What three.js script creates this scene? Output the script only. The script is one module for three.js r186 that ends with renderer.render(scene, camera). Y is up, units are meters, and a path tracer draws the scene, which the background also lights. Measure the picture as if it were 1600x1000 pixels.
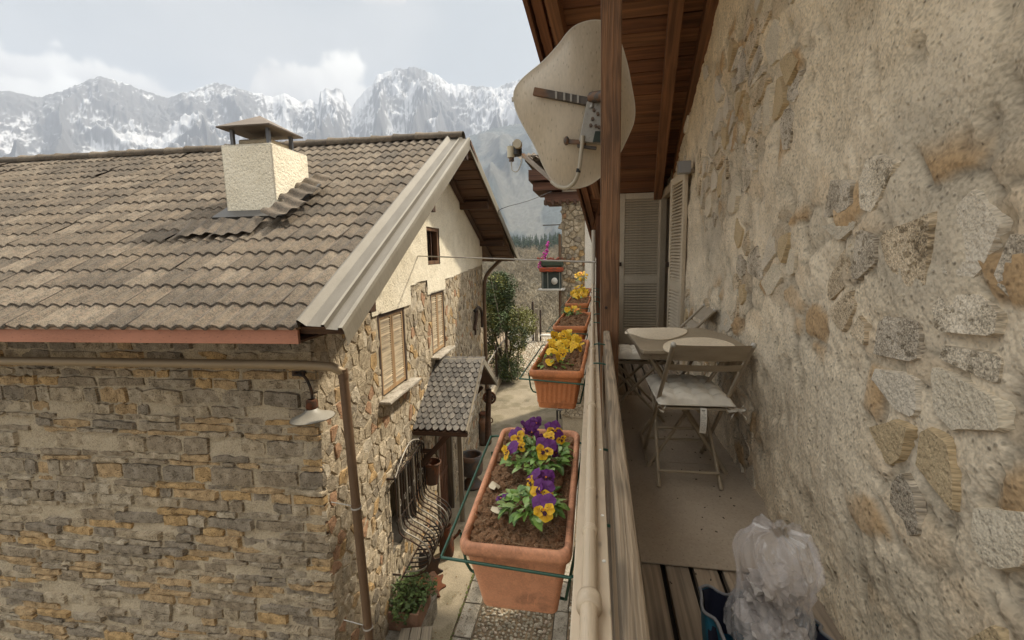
import * as THREE from 'three';
import { mergeGeometries, mergeVertices } from 'three/addons/utils/BufferGeometryUtils.js';
import { RoundedBoxGeometry } from 'three/addons/geometries/RoundedBoxGeometry.js';

// ---------------------------------------------------------------- camera
const scene = new THREE.Scene();
const CAM = new THREE.Vector3(0, 5.3, 0), FPX = 720;              // eye; focal length in pixels of a 1000 px tall picture
const fwd = new THREE.Vector3(936 - 800, 500 - 394, -FPX).normalize();   // the balcony's direction seen from the lens
const upv = new THREE.Vector3(1, 0.02, 0).cross(fwd).normalize();
const rgt = fwd.clone().cross(upv).normalize();
const camera = new THREE.PerspectiveCamera(2 * Math.atan(500 / FPX) * 180 / Math.PI, 1.6, 0.05, 30000);
camera.position.copy(CAM);
camera.quaternion.setFromRotationMatrix(new THREE.Matrix4().makeBasis(rgt, upv, fwd.clone().negate()).transpose());
scene.add(camera);

// ---------------------------------------------------------------- sun, exposure
const SUN = new THREE.Vector3(0.44, 0.80, -0.41).normalize();
const sun = new THREE.DirectionalLight(new THREE.Color(1.0, 0.90, 0.72), 2.75);
sun.position.copy(SUN).multiplyScalar(60).add(new THREE.Vector3(0, 3, -8)); sun.target.position.set(0, 3, -8);
sun.castShadow = true; sun.shadow.mapSize.set(4096, 4096); sun.shadow.radius = 5;
Object.assign(sun.shadow.camera, { left: -20, right: 20, top: 20, bottom: -20, near: 1, far: 140 });
scene.add(sun, sun.target);
const renderer = new THREE.WebGLRenderer({ antialias: true });
renderer.toneMapping = THREE.LinearToneMapping; renderer.toneMappingExposure = 2.35;
renderer.shadowMap.enabled = true; renderer.outputColorSpace = THREE.SRGBColorSpace;

// ---------------------------------------------------------------- random numbers and noise
function rng(seed) { let s = seed >>> 0; return () => { s = (s + 0x6d2b79f5) | 0; let t = Math.imul(s ^ (s >>> 15), 1 | s); t = (t + Math.imul(t ^ (t >>> 7), 61 | t)) ^ t; return ((t ^ (t >>> 14)) >>> 0) / 4294967296; }; }
const R0 = rng(7), ru = (a, b, r = R0) => a + (b - a) * r();
const clamp = (x, a = 0, b = 1) => Math.min(b, Math.max(a, x)), lerp = (a, b, t) => a + (b - a) * t;
const smooth = (a, b, x) => { const t = clamp((x - a) / (b - a)); return t * t * (3 - 2 * t); };
const H3 = (x, y, z) => { let h = (Math.imul(x, 374761393) + Math.imul(y, 668265263) + Math.imul(z, 2147483647 ^ 1274126177)) | 0; h = Math.imul(h ^ (h >>> 13), 1274126177); h ^= h >>> 16; return (h >>> 0) / 4294967296; };
function vnoise(x, y, z = 0, per = 0, pery = per) {                            // value noise 0..1, tileable in x and y when per > 0
  const xi = Math.floor(x), yi = Math.floor(y), zi = Math.floor(z), f = (t) => t * t * t * (t * (t * 6 - 15) + 10);
  const u = f(x - xi), v = f(y - yi), w = f(z - zi), P = (n, p) => (p ? ((n % p) + p) % p : n);
  const x0 = P(xi, per), x1 = P(xi + 1, per), y0 = P(yi, pery), y1 = P(yi + 1, pery);
  const L = (zz) => lerp(lerp(H3(x0, y0, zz), H3(x1, y0, zz), u), lerp(H3(x0, y1, zz), H3(x1, y1, zz), u), v);
  return w === 0 ? L(zi) : lerp(L(zi), L(zi + 1), w);
}
function fbm(x, y, z = 0, oct = 4, per = 0, pery = per) { let s = 0, a = 1, n = 0; for (let i = 0; i < oct; i++) { s += a * vnoise(x, y, Math.round(z + i * 17), per, pery); n += a; a *= 0.5; x *= 2; y *= 2; per *= 2; pery *= 2; } return s / n; }
function ridged(x, y, z, oct) { let s = 0, a = 1, n = 0, w = 1; for (let i = 0; i < oct; i++) { let v = 1 - Math.abs(2 * vnoise(x, y, z + i * 9.1) - 1); v *= v * w; w = clamp(v * 1.6); s += a * v; n += a; a *= 0.52; x *= 2.03; y *= 2.03; } return s / n; }
function worley(x, y, per) {                                       // distances to the two nearest points of a tileable field, and the cell's number
  const xi = Math.floor(x), yi = Math.floor(y); let a = 9, b = 9, id = 0;
  for (let i = -1; i < 2; i++) for (let j = -1; j < 2; j++) {
    const cx = xi + i, cy = yi + j, px = ((cx % per) + per) % per, py = ((cy % per) + per) % per;
    const d = Math.hypot(cx + H3(px, py, 5) - x, cy + H3(px, py, 11) - y);
    if (d < a) { b = a; a = d; id = H3(px, py, 23); } else if (d < b) b = d;
  }
  return [a, b, id];
}

// ---------------------------------------------------------------- sky: thin haze, a cloud bank round the horizon
{
  const W = 2560, Hh = 1280, data = new Float32Array(W * Hh * 4), rc = rng(31);
  const dirOf = (px, py) => { const d = new THREE.Vector3(); d.addScaledVector(new THREE.Vector3(1, 0, 0), 0); const c = [px - 800, 500 - py, -FPX]; d.set(c[0] * rgt.x + c[1] * rgt.y + c[2] * rgt.z, c[0] * upv.x + c[1] * upv.y + c[2] * upv.z, -(c[0] * fwd.x + c[1] * fwd.y + c[2] * fwd.z)); return d.normalize(); };
  const clouds = [];                                               // [azimuth, elevation of the base, half width, height] in radians
  const c0 = dirOf(497, 152), az0 = Math.atan2(c0.x, -c0.z), el0 = Math.asin(c0.y);
  clouds.push([az0, el0 - 0.03, 0.115, 0.15], [az0 + 0.19, el0 - 0.03, 0.07, 0.05], [az0 - 0.3, el0 - 0.04, 0.16, 0.08]);
  const c1 = dirOf(598, -8); clouds.push([Math.atan2(c1.x, -c1.z), Math.asin(c1.y) - 0.005, 0.045, 0.03]);
  for (let i = 0; i < 16; i++) { const a = az0 + 0.7 + i * 0.34 + rc() * 0.1; clouds.push([a, 0.1 + rc() * 0.2, 0.08 + rc() * 0.12, 0.05 + rc() * 0.09]); }
  for (let j = 0; j < Hh; j++) {
    const el = ((j + 0.5) / Hh - 0.5) * Math.PI;
    for (let i = 0; i < W; i++) {
      const th = ((i + 0.5) / W - 0.5) * 2 * Math.PI, ce = Math.cos(el), x = Math.cos(th) * ce, z = Math.sin(th) * ce, y = Math.sin(el), az = Math.atan2(x, -z);
      const k = (j * W + i) * 4, e = Math.max(el, 0);
      const g = 1 - Math.exp(-e * 2.6), sd = clamp(x * SUN.x + y * SUN.y + z * SUN.z), glow = 0.18 * Math.pow(sd, 3) + 1.0 * Math.pow(sd, 14) + 1.40 * smooth(0.52, 1.25, e);   // hazy light round the sun, overhead brightening added to lift the shaded balcony
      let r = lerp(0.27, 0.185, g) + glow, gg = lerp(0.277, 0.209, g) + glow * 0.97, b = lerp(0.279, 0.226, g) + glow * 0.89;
      if (e > 0) {
        const q = 1 / (y + 0.25), ci = smooth(0.42, 0.80, fbm(x * q * 1.6 + 3, z * q * 1.6 + 8, 0, 4)) * 0.62;   // thin high veil
        r = lerp(r, 0.325 + glow, ci); gg = lerp(gg, 0.323 + glow * 0.97, ci); b = lerp(b, 0.316 + glow * 0.9, ci);
        for (let c = 0; c < clouds.length; c++) {
          const [ca, cb, hw, hh] = clouds[c]; let da = az - ca; da -= Math.round(da / (2 * Math.PI)) * 2 * Math.PI;
          if (Math.abs(da) > hw * 1.7 || e < cb - hh || e > cb + hh * 1.7) continue;
          const u = da / hw, v = (e - cb) / hh, n = fbm(az * 26 + c * 7, el * 30, c, 5), n2 = fbm(az * 9 + c * 3, el * 11, c + 5, 3);
          const top = Math.sqrt(Math.max(0, 1 - u * u)) * (0.35 + 0.85 * n2) + (n - 0.5) * 0.55;
          const a = smooth(0, 0.16, top - Math.max(v, -v * 2.0) + (v < 0 ? -0.1 : 0)) * smooth(-0.55, 0.25, v);
          if (a <= 0) continue;
          const lit = clamp(0.25 + 0.6 * smooth(-0.1, 0.8, v) + 0.5 * (n - 0.45) + 0.22 * u * (az0 === ca ? 1 : 0.3));
          r = lerp(r, lerp(0.27, 0.56, lit), a * 0.93); gg = lerp(gg, lerp(0.258, 0.54, lit), a * 0.93); b = lerp(b, lerp(0.25, 0.495, lit), a * 0.93);
        }
      } else { r = 0.40; gg = 0.37; b = 0.33; }
      data[k] = r; data[k + 1] = gg; data[k + 2] = b; data[k + 3] = 1;
    }
  }
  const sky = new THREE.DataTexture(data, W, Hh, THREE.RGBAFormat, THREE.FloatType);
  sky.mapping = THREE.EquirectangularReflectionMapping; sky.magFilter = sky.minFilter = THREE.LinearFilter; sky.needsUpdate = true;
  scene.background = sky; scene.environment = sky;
}
scene.fog = new THREE.FogExp2(new THREE.Color(0.68, 0.76, 0.92), 0.00014);

// ---------------------------------------------------------------- measuring: where the line of sight through a pixel meets a plane
const rayOf = (px, py) => { const a = px - 800, b = 500 - py, c = -FPX; return new THREE.Vector3(a * rgt.x + b * rgt.y + c * rgt.z, a * upv.x + b * upv.y + c * upv.z, -(a * fwd.x + b * fwd.y + c * fwd.z)); };
const onPlane = (px, py, axis, val) => { const d = rayOf(px, py), t = (val - CAM[axis]) / d[axis]; return CAM.clone().addScaledVector(d, t); };
const onScreen = (p) => { const d = p.clone().sub(CAM), c = new THREE.Vector3(d.x * rgt.x + d.y * upv.x - d.z * fwd.x, d.x * rgt.y + d.y * upv.y - d.z * fwd.y, d.x * rgt.z + d.y * upv.z - d.z * fwd.z); return [800 + FPX * c.x / -c.z, 500 - FPX * c.y / -c.z, -c.z]; };

// ---------------------------------------------------------------- things, parts, structure
const V = (x, y, z) => new THREE.Vector3(x, y, z);
const used = {};
const numbered = (n) => { const k = (used[n] = (used[n] ?? -1) + 1); return k ? n + '_' + String(k).padStart(3, '0') : n; };
function thing(name, label, category, pos = [0, 0, 0], turn = 0, group) {
  const o = new THREE.Group(); o.name = numbered(name); o.position.set(...pos); o.rotation.y = turn;
  o.userData = { label, category }; if (group) o.userData.group = group; scene.add(o); return o;
}
function part(name, geo, mat, parent, extra) {
  const m = new THREE.Mesh(Array.isArray(geo) ? join(geo) : geo, mat); m.name = name; m.castShadow = m.receiveShadow = true;
  if (extra) Object.assign(m.userData, extra); (parent || scene).add(m); return m;
}
function struct(name, geo, mat, label, category) { const m = part(numbered(name), geo, mat, scene, { kind: 'structure' }); if (label) { m.userData.label = label; m.userData.category = category || name.replace(/_/g, ' '); } return m; }

// ---------------------------------------------------------------- geometry helpers
function plain(g) {                                                // position, normal, uv only, no index
  let h = g.index ? g.toNonIndexed() : g;
  for (const k of Object.keys(h.attributes)) if (!['position', 'normal', 'uv', 'color'].includes(k)) h.deleteAttribute(k);
  if (!h.attributes.normal) h.computeVertexNormals();
  if (!h.attributes.uv) h.setAttribute('uv', new THREE.BufferAttribute(new Float32Array(h.attributes.position.count * 2), 2));
  return h;
}
const join = (list) => { const hasC = list.some((g) => g.attributes.color); const l = list.map(plain); if (hasC) for (const g of l) if (!g.attributes.color) g.setAttribute('color', new THREE.BufferAttribute(new Float32Array(g.attributes.position.count * 3).fill(1), 3)); return l.length === 1 ? l[0] : mergeGeometries(l); };
function uvBox(g, s = 1, along = null, off = 0) {                  // uv in metres / s from the dominant normal; along = axis that u follows (grain)
  g = plain(g); const p = g.attributes.position, n = g.attributes.normal, uv = g.attributes.uv;
  for (let i = 0; i < p.count; i++) {
    const a = Math.abs(n.getX(i)), b = Math.abs(n.getY(i)), c = Math.abs(n.getZ(i)), x = p.getX(i), y = p.getY(i), z = p.getZ(i); let u, v;
    if (along === 'x') { u = x; v = b >= c ? z : y; if (a > b && a > c) u = z; } else if (along === 'y') { u = y; v = a >= c ? z : x; if (b > a && b > c) u = z; } else if (along === 'z') { u = z; v = b >= a ? x : y; if (c > a && c > b) u = x; }
    else if (b >= a && b >= c) { u = x; v = z; } else if (a >= c) { u = z; v = y; } else { u = x; v = y; }
    uv.setXY(i, u / (along ? s * 2.4 : s) + off, v / s + off * 1.7);
  }
  return g;
}
function box(w, h, d, x = 0, y = 0, z = 0, bev = 0) { const g = bev ? new RoundedBoxGeometry(w, h, d, 1, Math.min(bev, w / 2.2, h / 2.2, d / 2.2)) : new THREE.BoxGeometry(w, h, d); g.translate(x, y, z); return g; }
function beam(p, q, w, h, bev = 0, roll = 0) {                     // a bar from p to q, w wide (level), h high
  const a = p.clone ? p : V(...p), b = q.clone ? q : V(...q), d = b.clone().sub(a), L = d.length(); d.normalize();
  let up = Math.abs(d.y) > 0.97 ? V(0, 0, 1) : V(0, 1, 0); const s = d.clone().cross(up).normalize(); up = s.clone().cross(d);
  const g = box(L, h, w, 0, 0, 0, bev); if (roll) g.rotateX(roll);
  const u2 = uvBox(g, 1, 'x', L * 7.3 % 3);
  u2.applyMatrix4(new THREE.Matrix4().makeBasis(d, up, s)); u2.translate((a.x + b.x) / 2, (a.y + b.y) / 2, (a.z + b.z) / 2); return u2;
}
const tube = (pts, r, n = 12, rad = 6, closed = false, curved = true) => {
  const P = pts.map((p) => (p.clone ? p : V(...p))); let c;
  if (curved && P.length > 2) c = new THREE.CatmullRomCurve3(P, closed, 'centripetal'); else { c = new THREE.CurvePath(); for (let i = 0; i + 1 < P.length; i++) c.add(new THREE.LineCurve3(P[i], P[i + 1])); }
  return new THREE.TubeGeometry(c, n, r, rad, closed);
};
function rod(p, q, r, rad = 8, r2 = r) { const a = p.clone ? p : V(...p), b = q.clone ? q : V(...q), L = a.distanceTo(b), g = new THREE.CylinderGeometry(r2, r, L, rad, 1); g.applyQuaternion(new THREE.Quaternion().setFromUnitVectors(V(0, 1, 0), b.clone().sub(a).normalize())); g.translate((a.x + b.x) / 2, (a.y + b.y) / 2, (a.z + b.z) / 2); return g; }
const lathe = (pts, n = 20) => new THREE.LatheGeometry(pts.map(([a, b]) => new THREE.Vector2(a, b)), n);
function grid(nu, nv, fn, closeU = false) {                        // fn(u, v) -> [x, y, z, (uvx, uvy), (r, g, b)]
  const P = [], U = [], C = [], I = [];
  for (let j = 0; j <= nv; j++) for (let i = 0; i <= nu; i++) { const o = fn(i / nu, j / nv, i, j); P.push(o[0], o[1], o[2]); U.push(o[3] ?? i / nu, o[4] ?? j / nv); if (o.length > 5) C.push(o[5], o[6], o[7]); }
  for (let j = 0; j < nv; j++) for (let i = 0; i < nu; i++) { const a = j * (nu + 1) + i, b = a + 1, c = a + nu + 1, d = c + 1; I.push(a, b, d, a, d, c); }
  const g = new THREE.BufferGeometry(); g.setAttribute('position', new THREE.Float32BufferAttribute(P, 3)); g.setAttribute('uv', new THREE.Float32BufferAttribute(U, 2));
  if (C.length) g.setAttribute('color', new THREE.Float32BufferAttribute(C, 3)); g.setIndex(I); g.computeVertexNormals(); return g;
}
function dropFaces(g, keep) { const I = g.index.array, out = [], p = g.attributes.position; for (let i = 0; i < I.length; i += 3) { const x = (p.getX(I[i]) + p.getX(I[i + 1]) + p.getX(I[i + 2])) / 3, y = (p.getY(I[i]) + p.getY(I[i + 1]) + p.getY(I[i + 2])) / 3, z = (p.getZ(I[i]) + p.getZ(I[i + 1]) + p.getZ(I[i + 2])) / 3; if (keep(x, y, z)) out.push(I[i], I[i + 1], I[i + 2]); } g.setIndex(out); return g; }
function prism(outline, depth, bev = 0, seg = 1) {                 // outline [[x, y]...] in the xy plane, pushed along +z
  const s = new THREE.Shape(outline.map(([x, y]) => new THREE.Vector2(x, y)));
  return new THREE.ExtrudeGeometry(s, { depth, bevelEnabled: bev > 0, bevelThickness: bev, bevelSize: bev, bevelSegments: seg, curveSegments: 8 });
}
// a stone in the xy plane, its face towards +z: low ring, shoulder, crown
function stoneGeo(poly, depth, r, uvs = 0.5) {
  const n = poly.length; let cx = 0, cy = 0; for (const [x, y] of poly) { cx += x / n; cy += y / n; }
  const P = [], U = [], I = [], ox = r() * 9, oy = r() * 9, tx = (r() - 0.5) * 0.15, ty = (r() - 0.5) * 0.15;
  const put = (x, y, z) => { P.push(x, y, z); U.push((x + ox) / uvs, (y + oy) / uvs); };
  for (const [x, y] of poly) put(x, y, -0.02);
  for (const [x, y] of poly) { const s = 0.87 + r() * 0.09; const X = cx + (x - cx) * s, Y = cy + (y - cy) * s; put(X, Y, depth * (0.84 + r() * 0.2) + tx * (X - cx) + ty * (Y - cy)); }
  put(cx + (r() - 0.5) * 0.01, cy, depth * (0.98 + r() * 0.14));
  for (let i = 0; i < n; i++) { const j = (i + 1) % n; I.push(i, j, n + j, i, n + j, n + i, n + i, n + j, 2 * n); }
  const g = new THREE.BufferGeometry(); g.setAttribute('position', new THREE.Float32BufferAttribute(P, 3)); g.setAttribute('uv', new THREE.Float32BufferAttribute(U, 2)); g.setIndex(I); const h = g.toNonIndexed(); h.computeVertexNormals(); return h;
}
function voronoi(x0, x1, y0, y1, sx, sy, r, jit = 0.85, keep = null) {   // irregular cells; stagger like hand-laid rubble
  const pts = [], nx = Math.ceil((x1 - x0) / sx), ny = Math.ceil((y1 - y0) / sy);
  for (let j = -1; j <= ny; j++) for (let i = -1; i <= nx; i++) { if (r() < 0.12) continue; pts.push([x0 + (i + 0.5 + (j % 2 ? 0.5 : 0) + (r() - 0.5) * jit) * sx, y0 + (j + 0.5 + (r() - 0.5) * jit) * sy]); }
  const cells = [], R = 2.6;
  for (const p of pts) {
    if (p[0] < x0 || p[0] > x1 || p[1] < y0 || p[1] > y1 || (keep && !keep(p[0], p[1]))) continue;
    let poly = [[p[0] - sx * 1.3, p[1] - sy * 1.3], [p[0] + sx * 1.3, p[1] - sy * 1.3], [p[0] + sx * 1.3, p[1] + sy * 1.3], [p[0] - sx * 1.3, p[1] + sy * 1.3]];
    for (const q of pts) {
      if (q === p || Math.abs(q[0] - p[0]) > sx * R || Math.abs(q[1] - p[1]) > sy * R) continue;
      const mx = (p[0] + q[0]) / 2, my = (p[1] + q[1]) / 2, nxv = q[0] - p[0], nyv = q[1] - p[1], out = [];
      for (let i = 0; i < poly.length; i++) {
        const a = poly[i], b = poly[(i + 1) % poly.length], da = (a[0] - mx) * nxv + (a[1] - my) * nyv, db = (b[0] - mx) * nxv + (b[1] - my) * nyv;
        if (da <= 0) out.push(a); if ((da < 0 && db > 0) || (da > 0 && db < 0)) { const t = da / (da - db); out.push([a[0] + (b[0] - a[0]) * t, a[1] + (b[1] - a[1]) * t]); }
      }
      poly = out; if (poly.length < 3) break;
    }
    if (poly.length >= 3) cells.push(poly);
  }
  return cells;
}
function inset(poly, gap, r, round = 0.24) {                       // shrink a cell by the joint and cut its corners
  const n = poly.length; let cx = 0, cy = 0, A = 0; for (let i = 0; i < n; i++) { cx += poly[i][0] / n; cy += poly[i][1] / n; const q = poly[(i + 1) % n]; A += poly[i][0] * q[1] - q[0] * poly[i][1]; }
  const rad = Math.sqrt(Math.abs(A) / 2 / Math.PI), k = Math.max(0.3, 1 - gap / rad), s = poly.map(([x, y]) => [cx + (x - cx) * k, cy + (y - cy) * k]), out = [];
  for (let i = 0; i < n; i++) { const a = s[i], b = s[(i + 1) % n], L = Math.hypot(b[0] - a[0], b[1] - a[1]); if (L < rad * 0.3) { out.push([(a[0] + b[0]) / 2, (a[1] + b[1]) / 2]); continue; } const t = round * (0.8 + r() * 0.4), j = () => (r() - 0.5) * rad * 0.10; out.push([lerp(a[0], b[0], t) + j(), lerp(a[1], b[1], t) + j()], [lerp(b[0], a[0], t) + j(), lerp(b[1], a[1], t) + j()]); }
  return out.length >= 4 ? out : s;
}

// ---------------------------------------------------------------- textures (grain, speckle, stain) and materials
const toS = (v) => Math.round(255 * (v <= 0.0031308 ? 12.92 * v : 1.055 * Math.pow(clamp(v), 1 / 2.4) - 0.055));
function texture(n, fn, srgb = true) {
  const d = new Uint8Array(n * n * 4);
  for (let j = 0; j < n; j++) for (let i = 0; i < n; i++) { const c = fn(i / n, j / n), k = (j * n + i) * 4, f = srgb ? toS : (v) => Math.round(255 * clamp(v)); if (typeof c === 'number') d[k] = d[k + 1] = d[k + 2] = f(c); else { d[k] = f(c[0]); d[k + 1] = f(c[1]); d[k + 2] = f(c[2]); } d[k + 3] = 255; }
  const t = new THREE.DataTexture(d, n, n); t.wrapS = t.wrapT = THREE.RepeatWrapping; t.magFilter = THREE.LinearFilter; t.minFilter = THREE.LinearMipmapLinearFilter; t.generateMipmaps = true; t.anisotropy = 8;
  if (srgb) t.colorSpace = THREE.SRGBColorSpace; t.needsUpdate = true; return t;
}
const T = {};
T.stone = texture(1024, (u, v) => { const a = fbm(u * 6, v * 6, 1, 6, 6), s = fbm(u * 150, v * 150, 4, 2, 150), m = fbm(u * 26, v * 34, 9, 3, 26, 34); const k = clamp(0.36 + 0.68 * a + 0.85 * (s - 0.5)), d = smooth(0.62, 0.75, m) * 0.45; return [k * (1 - d), k * (1 - d * 1.05) * (0.95 + 0.06 * a), k * (1 - d * 1.15) * (0.86 + 0.16 * a)]; });
T.stoneB = texture(512, (u, v) => 0.5 * fbm(u * 12, v * 12, 2, 4, 12) + 0.5 * fbm(u * 60, v * 60, 3, 3, 60), false);
T.rough = texture(1024, (u, v) => { const [c, , id] = worley(u * 46 + 0.3, v * 46, 46), l = fbm(u * 6, v * 6, 3, 4, 6), f = fbm(u * 160, v * 160, 8, 2, 160); const pit = smooth(0.24, 0.05, c) * (id > 0.7 ? 0.34 : 0); const k = clamp(0.78 + 0.26 * l + 0.62 * (f - 0.5) - pit); return [k, k * (0.965 + 0.03 * l), k * (0.89 + 0.08 * l)]; });
T.roughB = texture(1024, (u, v) => { const [c, , id] = worley(u * 46 + 0.3, v * 46, 46), f = fbm(u * 64, v * 64, 8, 4, 64), l = fbm(u * 14, v * 14, 3, 3, 14); return clamp(0.75 * f + 0.3 * l - 0.3 * smooth(0.30, 0.06, c) * (id > 0.7 ? 1 : 0)); }, false);
T.wood = texture(512, (u, v) => { const w = fbm(u * 2, v * 6, 2, 3, 2, 6), g = fbm(u * 3 + w, v * 70 + w * 5, 5, 4, 3, 70), f = fbm(u * 10, v * 200, 7, 2, 10, 200), st = smooth(0.55, 0.8, fbm(u * 4, v * 9, 12, 3, 4, 9)); const k = clamp(0.30 + 0.75 * g * (0.6 + 0.4 * f) + 0.18 * w - 0.22 * st); return [k, k * 0.95, k * 0.88]; });
T.woodB = texture(512, (u, v) => { const w = fbm(u * 2, v * 6, 2, 3, 2, 6); return 0.65 * fbm(u * 3 + w, v * 70 + w * 5, 5, 4, 3, 70) + 0.35 * fbm(u * 10, v * 200, 7, 2, 10, 200); }, false);
T.dust = texture(512, (u, v) => { const a = fbm(u * 4, v * 4, 1, 5, 4), s = fbm(u * 120, v * 120, 2, 2, 120), [c] = worley(u * 22, v * 22, 22), sp = smooth(0.09, 0.03, c) * 0.35; const k = clamp(0.76 + 0.30 * a + 0.18 * (s - 0.5) - sp); return [k, k * (0.97 + 0.03 * a), k * (0.92 + 0.08 * a)]; });
T.tile = texture(512, (u, v) => { const a = fbm(u * 6, v * 6, 1, 4, 6), s = fbm(u * 110, v * 110, 3, 2, 110), l = smooth(0.56, 0.72, fbm(u * 30, v * 30, 6, 3, 30)); const k = clamp(0.40 + 0.5 * a + 1.1 * (s - 0.5)); return [lerp(k, 1, l * 0.65), lerp(k * 0.95, 0.93, l * 0.5), lerp(k * 0.88, 0.84, l * 0.5)]; });
T.clay = texture(512, (u, v) => { const a = fbm(u * 3, v * 3, 1, 5, 3), b = fbm(u * 9, v * 9, 5, 4, 9), s = fbm(u * 130, v * 130, 3, 2, 130), w = smooth(0.52, 0.74, b) * 0.8, dk = smooth(0.58, 0.72, fbm(u * 4, v * 7, 21, 4, 4, 7)) * 0.22, sc = smooth(0.70, 0.76, fbm(u * 40, v * 14, 31, 3, 40, 14)) * 0.5; const k = clamp(0.66 + 0.34 * a + 0.24 * (s - 0.5) - dk); return [lerp(k, 0.98, Math.max(w * 0.55, sc)), lerp(k, 1, Math.max(w * 0.62, sc)), lerp(k, 1, Math.max(w * 0.72, sc))]; });
T.rust = texture(256, (u, v) => { const a = fbm(u * 6, v * 6, 1, 5, 6), s = fbm(u * 60, v * 60, 3, 2, 60), m = smooth(0.45, 0.6, a); return [lerp(0.55, 1, m) * (0.7 + 0.4 * s), lerp(0.52, 0.62, m) * (0.7 + 0.4 * s), lerp(0.52, 0.42, m) * (0.7 + 0.4 * s)]; });
T.cloth = texture(256, (u, v) => 0.80 + 0.12 * Math.sin(u * 128 * Math.PI) * Math.sin(v * 128 * Math.PI) + 0.2 * (fbm(u * 8, v * 8, 3, 4, 8) - 0.5), true);
T.soil = texture(512, (u, v) => { const a = fbm(u * 20, v * 20, 1, 4, 20), s = fbm(u * 100, v * 100, 3, 2, 100), f = smooth(0.62, 0.7, fbm(u * 60, v * 18, 5, 3, 60, 18)); const k = clamp(0.2 + 0.7 * a + 0.5 * (s - 0.5) + 0.25 * f); return [k, k * 0.86, k * 0.72]; });
T.ground = texture(1024, (u, v) => { const a = fbm(u * 3, v * 3, 1, 6, 3), s = fbm(u * 200, v * 200, 3, 2, 200), w = smooth(0.5, 0.7, fbm(u * 5, v * 5, 15, 5, 5)), [c] = worley(u * 60, v * 60, 60), sp = smooth(0.14, 0.05, c); const k = clamp(0.5 + 0.4 * a + 0.35 * (s - 0.5) - 0.2 * w + sp * 0.18); return [k, k * (0.97 - 0.0 * w), k * (0.90 - 0.06 * w)]; });
const lin = (r, g, b) => new THREE.Color().setRGB(r, g, b);
function mat(c, o = {}) { return new THREE.MeshStandardMaterial({ color: lin(...c), roughness: 0.85, metalness: 0, ...o }); }
const B = (map, bumpMap, bumpScale, c, o) => mat(c, { map, bumpMap, bumpScale, ...o });
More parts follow.
